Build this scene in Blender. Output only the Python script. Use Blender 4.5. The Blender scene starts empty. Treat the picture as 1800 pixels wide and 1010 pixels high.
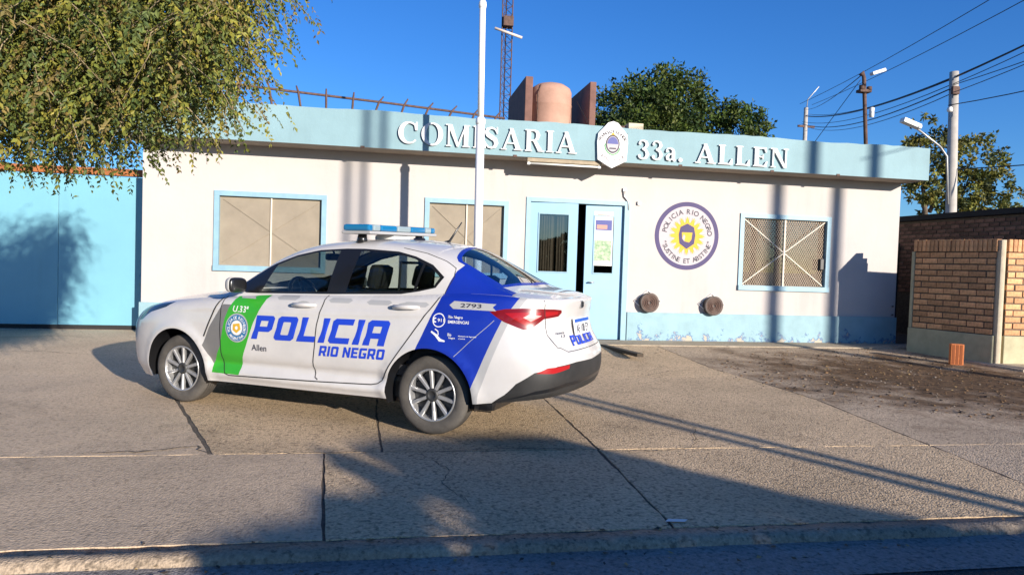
import bpy, bmesh, math, random
from mathutils import Vector, Matrix
from mathutils.geometry import delaunay_2d_cdt
R = math.radians
random.seed(7)
S = bpy.context.scene
COL = S.collection

# ------------------------------------------------------------------ camera
YAW, PITCH, ROLL, CAMZ = -0.17504, -0.033713, 0.032127, 1.35
f_ = Vector((-math.sin(YAW)*math.cos(PITCH), math.cos(YAW)*math.cos(PITCH), math.sin(PITCH)))
r_ = Vector((math.cos(YAW), math.sin(YAW), 0)); u_ = r_.cross(f_)
r2 = r_*math.cos(ROLL)+u_*math.sin(ROLL); u2 = -r_*math.sin(ROLL)+u_*math.cos(ROLL)
cam = bpy.data.cameras.new('camera'); camo = bpy.data.objects.new('camera', cam); COL.objects.link(camo)
camo.matrix_world = Matrix(((r2.x,u2.x,-f_.x,0),(r2.y,u2.y,-f_.y,0),(r2.z,u2.z,-f_.z,CAMZ),(0,0,0,1)))
cam.sensor_width = 36; cam.sensor_fit = 'HORIZONTAL'; cam.lens = 25.0
cam.clip_start = 0.05; cam.clip_end = 3000
S.camera = camo

# ------------------------------------------------------------------ light
SUN_EL = R(13.0); SX, SY = 0.468, -0.883          # towards the sun, horizontal
w = bpy.data.worlds.new('World'); S.world = w; w.use_nodes = True
nt = w.node_tree; bg = nt.nodes['Background']
sky = nt.nodes.new('ShaderNodeTexSky'); sky.sky_type = 'NISHITA'; sky.sun_disc = False
sky.sun_elevation = SUN_EL; sky.sun_rotation = math.atan2(SX, SY)
sky.air_density = 1.0; sky.dust_density = 0.15; sky.ozone_density = 3.0; sky.altitude = 0
hs = nt.nodes.new('ShaderNodeHueSaturation'); hs.inputs['Saturation'].default_value = 1.2; hs.inputs['Value'].default_value = 1.0
tint = nt.nodes.new('ShaderNodeMix'); tint.data_type = 'RGBA'; tint.blend_type = 'MULTIPLY'; tint.inputs[0].default_value = 1.0; tint.inputs[7].default_value = (.68, 1.05, 1.62, 1)
nt.links.new(sky.outputs[0], hs.inputs['Color']); nt.links.new(hs.outputs[0], tint.inputs[6]); nt.links.new(tint.outputs[2], bg.inputs[0])
bg.inputs[1].default_value = 0.070
sl = bpy.data.lights.new('sun', 'SUN'); sl.energy = 5.0; sl.angle = R(0.53); sl.color = (1.0, 0.91, 0.80)
so = bpy.data.objects.new('sun', sl); COL.objects.link(so)
so.rotation_euler = Vector((SX*math.cos(SUN_EL), SY*math.cos(SUN_EL), math.sin(SUN_EL))).to_track_quat('Z','Y').to_euler()
S.view_settings.view_transform = 'Standard'; S.view_settings.look = 'None'
S.view_settings.exposure = 0.72; S.view_settings.gamma = 1.0; S.view_settings.use_curve_mapping = False
S.cycles.max_bounces = 8; S.cycles.transparent_max_bounces = 16

# ------------------------------------------------------------------ helpers
def tag(o, label=None, cat=None, group=None, kind=None):
    if label: o['label'] = label
    if cat: o['category'] = cat
    if group: o['group'] = group
    if kind: o['kind'] = kind
    return o

def thing(name, label, cat, loc=(0,0,0), group=None):
    o = bpy.data.objects.new(name, None); COL.objects.link(o); o.location = loc
    o.empty_display_size = .2
    return tag(o, label, cat, group)

class MB:
    """collects shapes for one mesh"""
    def __init__(s): s.v=[]; s.f=[]; s.m=[]; s.mi=0; s.sm=[]
    def face(s, idx, smooth=False): s.f.append(idx); s.m.append(s.mi); s.sm.append(smooth)
    def poly(s, pts, smooth=False):
        n=len(s.v); s.v += [tuple(p) for p in pts]; s.face(tuple(range(n,n+len(pts))), smooth)
    def box(s, x0,x1,y0,y1,z0,z1, M=None):
        c=[(x0,y0,z0),(x1,y0,z0),(x1,y1,z0),(x0,y1,z0),(x0,y0,z1),(x1,y0,z1),(x1,y1,z1),(x0,y1,z1)]
        if M: c=[tuple(M@Vector(p)) for p in c]
        n=len(s.v); s.v+=c
        for q in ((0,3,2,1),(4,5,6,7),(0,1,5,4),(1,2,6,5),(2,3,7,6),(3,0,4,7)): s.face(tuple(n+i for i in q))
        return s
    def bbox(s, x0,x1,y0,y1,z0,z1, b=.01, M=None):
        """box with chamfered edges"""
        bm=bmesh.new(); bmesh.ops.create_cube(bm,size=1)
        for v in bm.verts: v.co=Vector(((x0+x1)/2+v.co.x*(x1-x0),(y0+y1)/2+v.co.y*(y1-y0),(z0+z1)/2+v.co.z*(z1-z0)))
        bmesh.ops.bevel(bm,geom=bm.edges[:],offset=b,segments=2,affect='EDGES',profile=.6)
        s.addbm(bm,M); return s
    def addbm(s,bm,M=None,smooth=False):
        n=len(s.v); bm.verts.index_update()
        for v in bm.verts: s.v.append(tuple(M@v.co) if M else tuple(v.co))
        for f in bm.faces: s.face(tuple(n+v.index for v in f.verts),smooth)
        bm.free()
    def tube(s, pts, r, seg=8, cap=True, smooth=True):
        pts=[Vector(p) for p in pts]; rs=r if isinstance(r,(list,tuple)) else [r]*len(pts)
        n0=len(s.v); up=None
        for i,p in enumerate(pts):
            d=(pts[min(i+1,len(pts)-1)]-pts[max(i-1,0)])
            d = d.normalized() if d.length>1e-9 else Vector((0,0,1))
            if up is None: up=d.orthogonal().normalized()
            up=(up-d*up.dot(d)); up = up.normalized() if up.length>1e-6 else d.orthogonal().normalized()
            b=d.cross(up)
            for k in range(seg):
                a=2*math.pi*k/seg; s.v.append(tuple(p+(up*math.cos(a)+b*math.sin(a))*rs[i]))
        for i in range(len(pts)-1):
            for k in range(seg):
                a=n0+i*seg+k; b2=n0+i*seg+(k+1)%seg
                s.face((a,b2,b2+seg,a+seg),smooth)
        if cap:
            s.face(tuple(n0+k for k in reversed(range(seg)))); s.face(tuple(n0+(len(pts)-1)*seg+k for k in range(seg)))
        return s
    def lathe(s, prof, M, seg=32, smooth=True, closed=False):
        """prof: (radius, height) around local z, placed with M"""
        n0=len(s.v); n=len(prof)
        for (r,h) in prof:
            for k in range(seg):
                a=2*math.pi*k/seg; s.v.append(tuple(M@Vector((r*math.cos(a),r*math.sin(a),h))))
        for i in range(n-1 if not closed else n):
            j=(i+1)%n
            for k in range(seg):
                k2=(k+1)%seg; s.face((n0+i*seg+k,n0+i*seg+k2,n0+j*seg+k2,n0+j*seg+k),smooth)
        return s
    def build(s, name, mats, parent=None, world=True):
        me=bpy.data.meshes.new(name)
        off=Vector((0,0,0))
        if parent is not None and world:
            p=parent
            while p is not None: off+=p.location; p=p.parent
        me.from_pydata([(v[0]-off.x,v[1]-off.y,v[2]-off.z) for v in s.v],[],s.f)
        for m in (mats if isinstance(mats,(list,tuple)) else [mats]): me.materials.append(m)
        me.polygons.foreach_set('material_index', s.m); me.polygons.foreach_set('use_smooth', s.sm)
        me.update()
        o=bpy.data.objects.new(name,me); COL.objects.link(o)
        if parent is not None: o.parent=parent
        return o

def lerp(a,b,t): return a+(b-a)*t
def interp(tab, x):
    if x<=tab[0][0]: return tab[0][1]
    for (x0,y0),(x1,y1) in zip(tab,tab[1:]):
        if x<=x1: return y0+(y1-y0)*(x-x0)/(x1-x0)
    return tab[-1][1]
def smooth_tab(tab, n=160):
    """monotone-ish cubic resample of a table"""
    xs=[p[0] for p in tab]; ys=[p[1] for p in tab]; k=len(xs)
    d=[(ys[i+1]-ys[i])/(xs[i+1]-xs[i]) for i in range(k-1)]
    m=[d[0]]+[0 if d[i-1]*d[i]<=0 else 2*d[i-1]*d[i]/(d[i-1]+d[i]) for i in range(1,k-1)]+[d[-1]]
    out=[]
    for j in range(n+1):
        x=xs[0]+(xs[-1]-xs[0])*j/n
        i=max(q for q in range(k-1) if xs[q]<=x+1e-12)
        h=xs[i+1]-xs[i]; t=(x-xs[i])/h
        out.append((x,(2*t**3-3*t*t+1)*ys[i]+(t**3-2*t*t+t)*h*m[i]+(-2*t**3+3*t*t)*ys[i+1]+(t**3-t*t)*h*m[i+1]))
    return out
def fast(tab):
    """interp over an evenly spaced table"""
    x0=tab[0][0]; x1=tab[-1][0]; n=len(tab)-1; ys=[p[1] for p in tab]
    def g(x):
        t=(x-x0)/(x1-x0)*n
        if t<=0: return ys[0]
        if t>=n: return ys[-1]
        i=int(t); return ys[i]+(ys[i+1]-ys[i])*(t-i)
    return g
def F(*tab): return fast(smooth_tab(list(tab),300))

def N(nt,t,**kw):
    n=nt.nodes.new(t)
    for k,v in kw.items():
        if k in n.inputs: n.inputs[k].default_value=v
        else: setattr(n,k,v)
    return n
def c4(c): return (c[0],c[1],c[2],1)
def mat(name, col, rough=.6, metal=0, var=0, vscale=3, bump=0, bscale=40, spec=.5, coat=0, col2=None, rnd=0, detail=5, thresh=None):
    m=bpy.data.materials.new(name); m.use_nodes=True; t=m.node_tree; b=t.nodes['Principled BSDF']
    b.inputs['Roughness'].default_value=rough; b.inputs['Metallic'].default_value=metal
    b.inputs['Specular IOR Level'].default_value=spec; b.inputs['Coat Weight'].default_value=coat
    b.inputs['Coat Roughness'].default_value=.06
    b.inputs['Base Color'].default_value=c4(col)
    tc=N(t,'ShaderNodeTexCoord'); out=None
    if var or col2:
        n=N(t,'ShaderNodeTexNoise',Scale=vscale,Detail=detail,Roughness=.62); t.links.new(tc.outputs['Object'],n.inputs['Vector'])
        mx=N(t,'ShaderNodeMix',data_type='RGBA')
        if col2: a,bb=col,col2
        else: a=[max(0,x*(1-var)) for x in col]; bb=[min(1,x*(1+var)) for x in col]
        mx.inputs[6].default_value=c4(a); mx.inputs[7].default_value=c4(bb)
        rp=N(t,'ShaderNodeMapRange'); lo,hi=thresh or (.3,.7); rp.inputs[1].default_value=lo; rp.inputs[2].default_value=hi
        t.links.new(n.outputs[0],rp.inputs[0]); t.links.new(rp.outputs[0],mx.inputs[0]); out=mx.outputs[2]
    if rnd:
        oi=N(t,'ShaderNodeObjectInfo'); hsv=N(t,'ShaderNodeHueSaturation'); mr=N(t,'ShaderNodeMapRange')
        mr.inputs[3].default_value=1-rnd; mr.inputs[4].default_value=1+rnd
        t.links.new(oi.outputs['Random'],mr.inputs[0]); t.links.new(mr.outputs[0],hsv.inputs['Value'])
        if out: t.links.new(out,hsv.inputs['Color'])
        else: hsv.inputs['Color'].default_value=c4(col)
        out=hsv.outputs[0]
    if out: t.links.new(out,b.inputs['Base Color'])
    if bump:
        n2=N(t,'ShaderNodeTexNoise',Scale=bscale,Detail=4,Roughness=.6); t.links.new(tc.outputs['Object'],n2.inputs['Vector'])
        bp=N(t,'ShaderNodeBump',Strength=bump,Distance=.01); t.links.new(n2.outputs[0],bp.inputs['Height']); t.links.new(bp.outputs[0],b.inputs['Normal'])
    return m
def leafmat(name, rough=.55, trans=.25):
    m=bpy.data.materials.new(name); m.use_nodes=True; t=m.node_tree; b=t.nodes['Principled BSDF']
    at=N(t,'ShaderNodeAttribute',attribute_name='leafcol'); t.links.new(at.outputs['Color'],b.inputs['Base Color'])
    b.inputs['Roughness'].default_value=rough; b.inputs['Specular IOR Level'].default_value=.3
    tr=N(t,'ShaderNodeBsdfTranslucent'); t.links.new(at.outputs['Color'],tr.inputs[0])
    mx=N(t,'ShaderNodeMixShader'); mx.inputs[0].default_value=trans
    t.links.new(b.outputs[0],mx.inputs[1]); t.links.new(tr.outputs[0],mx.inputs[2]); t.links.new(mx.outputs[0],t.nodes['Material Output'].inputs[0])
    return m
def glassmat(name, tint, refl=.12, rough=.02):
    m=bpy.data.materials.new(name); m.use_nodes=True; t=m.node_tree; t.nodes.remove(t.nodes['Principled BSDF'])
    tr=N(t,'ShaderNodeBsdfTransparent'); tr.inputs[0].default_value=c4(tint)
    gl=N(t,'ShaderNodeBsdfGlossy'); gl.inputs['Roughness'].default_value=rough; gl.inputs[0].default_value=(1,1,1,1)
    lw=N(t,'ShaderNodeLayerWeight',Blend=.25)
    mr=N(t,'ShaderNodeMapRange'); mr.inputs[3].default_value=refl*.5; mr.inputs[4].default_value=min(1,refl*5)
    t.links.new(lw.outputs['Fresnel'],mr.inputs[0])
    mx=N(t,'ShaderNodeMixShader'); t.links.new(mr.outputs[0],mx.inputs[0]); t.links.new(tr.outputs[0],mx.inputs[1]); t.links.new(gl.outputs[0],mx.inputs[2])
    t.links.new(mx.outputs[0],t.nodes['Material Output'].inputs[0]); return m

# ------------------------------------------------------------------ flat lettering
def chamf(x0,y0,x1,y1,c): return [(x0+c,y0),(x1-c,y0),(x1,y0+c),(x1,y1-c),(x1-c,y1),(x0+c,y1),(x0,y1-c),(x0,y0+c)]
def rc(x0,y0,x1,y1): return [(x0,y0),(x1,y0),(x1,y1),(x0,y1)]
def cdt(fill, hole=(), extra=()):
    vs=[];fs=[]
    for p in list(fill)+list(hole):
        n=len(vs); q=list(p)
        ar=sum(q[i][0]*q[(i+1)%len(q)][1]-q[(i+1)%len(q)][0]*q[i][1] for i in range(len(q)))
        if ar<0: q=q[::-1]
        vs+=[Vector(x) for x in q]; fs.append(list(range(n,n+len(q))))
    vs+=[Vector(x) for x in extra]
    V,E_,Fc,_,_,of=delaunay_2d_cdt(vs,[],fs,0,1e-6,True)
    k=len(fill)
    tri=[tuple(t) for t,o in zip(Fc,of) if any(i<k for i in o) and not any(i>=k for i in o)]
    return [(v.x,v.y) for v in V],tri
SQ={'P':([[(0,0),(.25,0),(.25,.32),(.68,.32),(.8,.44),(.8,.9),(.7,1),(0,1)]],[rc(.25,.54,.56,.78)],.8),
 'O':([chamf(0,0,.82,1,.1)],[chamf(.25,.23,.57,.77,.03)],.82),
 'L':([[(0,0),(.72,0),(.72,.24),(.25,.24),(.25,1),(0,1)]],[],.72),
 'I':([rc(0,0,.25,1)],[],.25),
 'C':([[(.1,0),(.8,0),(.8,.24),(.25,.24),(.25,.76),(.8,.76),(.8,1),(.1,1),(0,.9),(0,.1)]],[],.8),
 'A':([[(0,0),(.25,0),(.25,.28),(.55,.28),(.55,0),(.8,0),(.8,.9),(.7,1),(.1,1),(0,.9)]],[rc(.25,.5,.55,.76)],.8),
 'R':([[(0,0),(.25,0),(.25,.3),(.42,.3),(.57,0),(.85,0),(.68,.32),(.8,.44),(.8,.9),(.7,1),(0,1)]],[rc(.25,.52,.56,.78)],.82),
 'N':([[(0,0),(.24,0),(.24,.6),(.56,0),(.8,0),(.8,1),(.56,1),(.56,.42),(.24,1),(0,1)]],[],.8),
 'E':([[(0,0),(.72,0),(.72,.22),(.25,.22),(.25,.4),(.65,.4),(.65,.6),(.25,.6),(.25,.78),(.72,.78),(.72,1),(0,1)]],[],.72),
 'G':([[(.1,0),(.8,0),(.8,.55),(.42,.55),(.42,.36),(.56,.36),(.56,.22),(.25,.22),(.25,.78),(.8,.78),(.8,1),(.1,1),(0,.9),(0,.1)]],[],.8)}
def sq_text(txt, x0, z0, h, width, slant=.25, flip=False):
    """list of (verts,tris) in a flat (u,v) frame"""
    adv=sum((SQ[c][2]+.14) if c!=' ' else .4 for c in txt)-.14
    sx=width/(adv); out=[]; x=0
    for c in txt:
        if c==' ': x+=.4; continue
        fi,ho,wd=SQ[c]
        ext=[(i*.08,j*.125) for i in range(1,11) for j in range(1,8)]
        V,T=cdt(fi,ho,ext)
        out.append(([(x0+(x+px)*sx+slant*py*h, z0+py*h) for px,py in V],T)); x+=wd+.14
    return out
def font_text(txt, size=1.0):
    """built-in font as (verts, tris), cap height about .7*size"""
    cu=bpy.data.curves.new('t','FONT'); cu.body=txt; cu.size=size; cu.resolution_u=3; cu.offset=.014
    o=bpy.data.objects.new('t',cu); COL.objects.link(o)
    me=o.to_mesh(); me.calc_loop_triangles()
    V=[(v.co.x,v.co.y) for v in me.vertices]; T=[tuple(t.vertices) for t in me.loop_triangles]
    o.to_mesh_clear(); bpy.data.objects.remove(o); bpy.data.curves.remove(cu)
    return V,T
def fit_text(txt, x0,z0,width,height):
    V,T=font_text(txt)
    a=min(v[0] for v in V); b=max(v[0] for v in V); c=min(v[1] for v in V); d=max(v[1] for v in V)
    return [(x0+(v[0]-a)/(b-a)*width, z0+(v[1]-c)/(d-c)*height) for v in V],T
def arc_text(txt, cx,cz,rad,h,a0,a1,outward=True):
    """text along an arc from angle a0 to a1 (radians); returns list"""
    out=[]; n=len(txt)
    for i,ch in enumerate(txt):
        if ch==' ': continue
        V,T=font_text(ch); wd=max(v[0] for v in V)+min(v[0] for v in V)
        ang=lerp(a0,a1,i/(n-1)); ca,sa=math.cos(ang),math.sin(ang)
        P=[]
        for x,y in V:
            lx=(x-wd/2)*h/.72; ly=y*h/.72
            if outward: P.append((cx+ca*(rad+ly)+sa*lx, cz+sa*(rad+ly)-ca*lx))
            else: P.append((cx+ca*(rad-ly)-sa*lx, cz+sa*(rad-ly)+ca*lx))
        out.append((P,T))
    return out
def circ(cx,cy,rx,ry=None,n=40,a0=0,a1=2*math.pi):
    ry=ry or rx; return [(cx+rx*math.cos(lerp(a0,a1,i/n)),cy+ry*math.sin(lerp(a0,a1,i/n))) for i in range(n)]
def stroke(pts, ws):
    """polygon strips with varying width; returns list of quads"""
    q=[]; L=[]; Rr=[]
    for i,p in enumerate(pts):
        a=pts[max(i-1,0)]; b=pts[min(i+1,len(pts)-1)]; dx,dy=b[0]-a[0],b[1]-a[1]; l=math.hypot(dx,dy) or 1
        nx,ny=-dy/l,dx/l; h=ws[i]/2
        L.append((p[0]+nx*h,p[1]+ny*h)); Rr.append((p[0]-nx*h,p[1]-ny*h))
    for i in range(len(pts)-1): q.append([L[i],Rr[i],Rr[i+1],L[i+1]])
    return q
def serif_glyph(c):
    st=.19; th=.065; se=.07
    def stem(x,wd=st): return [rc(x,0,x+wd,1),rc(x-se,0,x+wd+se,.05),rc(x-se,.95,x+wd+se,1)]
    if c=='I': return stem(.07),[],.33
    if c=='L': return stem(.07)+[rc(.2,0,.68,.07),[(.68,0),(.68,.3),(.63,.3),(.52,.05)]],[],.70
    if c=='E': return stem(.07)+[rc(.2,0,.66,.07),[(.66,0),(.70,.28),(.65,.28),(.52,.05)],rc(.2,.93,.64,1),[(.64,1),(.66,.75),(.61,.75),(.52,.95)],rc(.2,.48,.5,.54),rc(.46,.4,.5,.62)],[],.72
    if c=='N': return [rc(.08,0,.145,1),rc(0,0,.24,.05),rc(-.02,.95,.2,1),rc(.72,0,.785,1),rc(.62,.95,.88,1),[(.08,1),(.28,1),(.785,0),(.66,0)]],[],.88
    if c=='M': return [rc(.08,0,.145,1),rc(0,0,.24,.05),rc(-.02,.95,.2,1),rc(.80,0,.99,1),rc(.74,0,1.06,.05),rc(.86,.95,1.06,1),[(.06,1),(.26,1),(.56,.1),(.48,0)],[(.48,0),(.56,0),(.92,1),(.85,1)]],[],1.08
    if c=='A': return [[(.06,0),(.14,0),(.50,1),(.42,1)],[(.36,1),(.52,1),(.90,0),(.68,0)],rc(.2,.28,.7,.345),rc(-.02,0,.24,.05),rc(.58,0,.97,.05)],[],.95
    if c=='O': return [circ(.48,.5,.48,.52,48)],[circ(.48,.5,.27,.45,48)],.96
    if c=='C':
        pts=[];ws=[]
        for i in range(25):
            a=lerp(R(48),R(318),i/24); pts.append((.45+.38*math.cos(a),.5+.46*math.sin(a))); ws.append(.07+.15*max(0,-math.cos(a))**1.2)
        return stroke(pts,ws)+[[(.70,.62),(.80,.62),(.80,1.0),(.74,1.0),(.66,.84)]],[],.84
    if c=='S':
        pts=[(.60,.76),(.52,.90),(.36,.96),(.18,.90),(.13,.76),(.20,.63),(.36,.53),(.52,.43),(.58,.27),(.52,.11),(.36,.04),(.20,.08),(.09,.24)]
        ws=[.05,.07,.08,.13,.18,.2,.21,.2,.19,.14,.08,.07,.05]
        return stroke(pts,ws)+[rc(.58,.70,.64,1.0),rc(.04,0,.10,.32)],[],.68
    if c=='R': return stem(.07)+stroke([(.2,.965),(.42,.965),(.55,.90),(.60,.75),(.55,.58),(.42,.50),(.2,.50)],[.07,.07,.14,.19,.14,.06,.06])+[[(.36,.5),(.52,.5),(.84,0),(.62,0)],rc(.6,0,.90,.05)],[],.86
    if c=='3': return stroke([(.06,.80),(.14,.93),(.28,.965),(.44,.90),(.49,.76),(.42,.62),(.24,.54)],[.05,.07,.07,.13,.17,.12,.05])+stroke([(.24,.54),(.44,.46),(.52,.28),(.45,.11),(.28,.035),(.12,.08),(.05,.2)],[.05,.13,.18,.13,.07,.07,.06])+[circ(.10,.18,.07,.07,12),circ(.11,.80,.06,.06,12)],[],.6
    if c=='a': return stroke([(.06,.50),(.12,.62),(.26,.66),(.40,.60),(.44,.48),(.44,.12),(.50,.04),(.58,.06)],[.06,.07,.07,.12,.16,.17,.12,.04])+stroke([(.42,.40),(.22,.34),(.11,.22),(.14,.09),(.26,.05),(.42,.14)],[.05,.08,.15,.13,.08,.05])+[circ(.10,.50,.06,.06,12)],[],.6
    if c=='.': return [circ(.1,.09,.1,.1,16)],[],.22
def extrude(mb, V, T, mapf, depth):
    """front cap at depth, walls back to 0; mapf(u,v,d)->xyz"""
    n=len(mb.v); used=sorted({i for t in T for i in t}); ix={u:k for k,u in enumerate(used)}; k=len(used)
    mb.v+=[mapf(V[u][0],V[u][1],depth) for u in used]+[mapf(V[u][0],V[u][1],0) for u in used]
    ed={}
    for t in T:
        mb.face(tuple(n+ix[i] for i in t))
        for a,b in ((t[0],t[1]),(t[1],t[2]),(t[2],t[0])): ed[(a,b)]=ed.get((a,b),0)+1
    for (a,b) in ed:
        if (b,a) not in ed: mb.face((n+ix[b],n+ix[a],n+k+ix[a],n+k+ix[b]))
def flat(mb, V, T, mapf):
    n=len(mb.v); mb.v+=[mapf(x,y) for x,y in V]
    for t in T: mb.face(tuple(n+i for i in t))

# ------------------------------------------------------------------ materials
M={}
M['wall']=mat('wall_paint',(.465,.43,.405),.85,var=.045,vscale=1.2,bump=.25,bscale=18)
M['fascia']=mat('fascia_paint',(.20,.32,.35),.7,var=.08,vscale=1.5,bump=.2,bscale=25)
M['soffit']=mat('soffit',(.30,.25,.20),.85,var=.15,vscale=3)
M['frame_blue']=mat('frame_blue',(.22,.37,.45),.5,var=.10,vscale=6,bump=.1,bscale=30)
M['door_blue']=mat('door_blue',(.22,.40,.54),.45,var=.05,vscale=3)
M['gate']=mat('gate_blue',(.16,.38,.46),.5,var=.05,vscale=1.2,bump=.06,bscale=4)
M['orange']=mat('orange_beam',(.30,.10,.025),.7,var=.25,vscale=6)
M['white']=mat('white_paint',(.78,.76,.73),.5,var=.05,vscale=8)
M['letter']=mat('letter_white',(.62,.61,.60),.45)
M['black']=mat('black_plastic',(.012,.012,.013),.45)
M['dark']=mat('dark_interior',(.02,.019,.018),.9)
M['screen']=mat('window_screen',(.26,.22,.165),.9,var=.10,vscale=4,bump=.2,bscale=120)
M['mesh']=mat('window_mesh',(.30,.23,.165),.8,var=.15,vscale=20)
M['bar']=mat('window_bar',(.62,.55,.45),.6)
M['rust']=mat('rusty_steel',(.10,.055,.04),.8,var=.4,vscale=15)
M['steel']=mat('galvanised',(.45,.45,.44),.45,metal=.6,var=.15,vscale=6)
M['vent']=mat('vent_soot',(.10,.08,.07),.8,var=.5,vscale=12)
M['tank']=mat('clay_tank',(.42,.24,.17),.85,var=.15,vscale=3,bump=.3,bscale=12)
M['tank_panel']=mat('brown_panel',(.17,.085,.065),.85,var=.25,vscale=4)
M['bark']=mat('bark',(.13,.10,.075),.95,var=.35,vscale=12,bump=.8,bscale=30)
M['twig']=mat('twig',(.30,.23,.13),.9,var=.3,vscale=20)
M['leaf']=leafmat('leaf')
M['concrete_pole']=mat('concrete_pole',(.40,.37,.33),.85,var=.12,vscale=5)
M['wire']=mat('wire',(.015,.015,.017),.6)
M['lamp_white']=mat('lamp_white',(.75,.74,.70),.4)
M['brick']=mat('brick_buff',(.60,.31,.145),.9,var=.28,vscale=18,bump=.6,bscale=60,rnd=.28)
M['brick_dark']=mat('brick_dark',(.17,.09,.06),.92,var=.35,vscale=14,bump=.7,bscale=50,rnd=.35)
M['mortar']=mat('mortar',(.11,.085,.06),.95,var=.3,vscale=20,bump=.5,bscale=60)
M['render_green']=mat('render_olive',(.42,.38,.24),.9,var=.15,vscale=5,bump=.3,bscale=40)
M['brick_orange']=mat('brick_orange',(.55,.17,.05),.85,var=.2,vscale=20,bump=.4,bscale=60)
M['poster']=mat('paper',(.70,.70,.66),.7)
M['curtain']=mat('curtain',(.30,.25,.18),.9,var=.2,vscale=5)
M['purple']=mat('emblem_purple',(.055,.04,.12),.7,var=.1)
M['yellow']=mat('emblem_yellow',(.62,.36,.025),.7)
M['emblem_white']=mat('emblem_white',(.44,.40,.41),.8)
M['ink']=mat('ink',(.05,.045,.06),.7)
M['navy']=mat('emblem_navy',(.06,.07,.25),.6)
M['green_ink']=mat('green_ink',(.10,.30,.12),.7)
M['sky_ink']=mat('sky_ink',(.35,.55,.75),.7)
M['tan_glass']=glassmat('pane',(.35,.36,.36),.25)

def streaked(m):
    t=m.node_tree; b=t.nodes['Principled BSDF']; src=b.inputs['Base Color'].links[0].from_socket
    tc=N(t,'ShaderNodeTexCoord'); mp=N(t,'ShaderNodeMapping'); mp.inputs['Scale'].default_value=(5,5,.35); t.links.new(tc.outputs['Object'],mp.inputs[0])
    n=N(t,'ShaderNodeTexNoise',Scale=1.0,Detail=6,Roughness=.65); t.links.new(mp.outputs[0],n.inputs['Vector'])
    n2=N(t,'ShaderNodeTexNoise',Scale=.7,Detail=5,Roughness=.6); t.links.new(tc.outputs['Object'],n2.inputs['Vector'])
    mu=N(t,'ShaderNodeMath',operation='MULTIPLY'); t.links.new(n.outputs[0],mu.inputs[0]); t.links.new(n2.outputs[0],mu.inputs[1])
    mr=N(t,'ShaderNodeMapRange'); mr.inputs[1].default_value=.26; mr.inputs[2].default_value=.42; mr.inputs[3].default_value=1.0; mr.inputs[4].default_value=.92; t.links.new(mu.outputs[0],mr.inputs[0])
    h=N(t,'ShaderNodeHueSaturation'); t.links.new(src,h.inputs['Color']); t.links.new(mr.outputs[0],h.inputs['Value']); t.links.new(h.outputs[0],b.inputs['Base Color'])
streaked(M['wall']); streaked(M['fascia']); streaked(M['gate'])
def plinthmat():
    m=mat('plinth_paint',(.24,.38,.42),.7,var=.10,vscale=4,bump=.3,bscale=30); t=m.node_tree; b=t.nodes['Principled BSDF']
    src=b.inputs['Base Color'].links[0].from_socket
    tc=N(t,'ShaderNodeTexCoord'); sx=N(t,'ShaderNodeSeparateXYZ'); t.links.new(tc.outputs['Object'],sx.inputs[0])
    n=N(t,'ShaderNodeTexNoise',Scale=5.5,Detail=9,Roughness=.7); t.links.new(tc.outputs['Object'],n.inputs['Vector'])
    # peeling flakes, more of them low down
    z=N(t,'ShaderNodeMapRange'); z.inputs[1].default_value=.05; z.inputs[2].default_value=.42; z.inputs[3].default_value=.16; z.inputs[4].default_value=-.10
    t.links.new(sx.outputs[2],z.inputs[0])
    ad=N(t,'ShaderNodeMath',operation='ADD'); t.links.new(n.outputs[0],ad.inputs[0]); t.links.new(z.outputs[0],ad.inputs[1])
    g1=N(t,'ShaderNodeMapRange'); g1.inputs[1].default_value=.63; g1.inputs[2].default_value=.66; t.links.new(ad.outputs[0],g1.inputs[0])
    g2=N(t,'ShaderNodeMapRange'); g2.inputs[1].default_value=.68; g2.inputs[2].default_value=.70; t.links.new(ad.outputs[0],g2.inputs[0])
    m1=N(t,'ShaderNodeMix',data_type='RGBA'); m1.inputs[7].default_value=(.08,.16,.30,1); t.links.new(src,m1.inputs[6]); t.links.new(g1.outputs[0],m1.inputs[0])
    m2=N(t,'ShaderNodeMix',data_type='RGBA'); m2.inputs[7].default_value=(.40,.36,.28,1); t.links.new(m1.outputs[2],m2.inputs[6]); t.links.new(g2.outputs[0],m2.inputs[0])
    t.links.new(m2.outputs[2],b.inputs['Base Color']); return m
M['plinth']=plinthmat()

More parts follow.
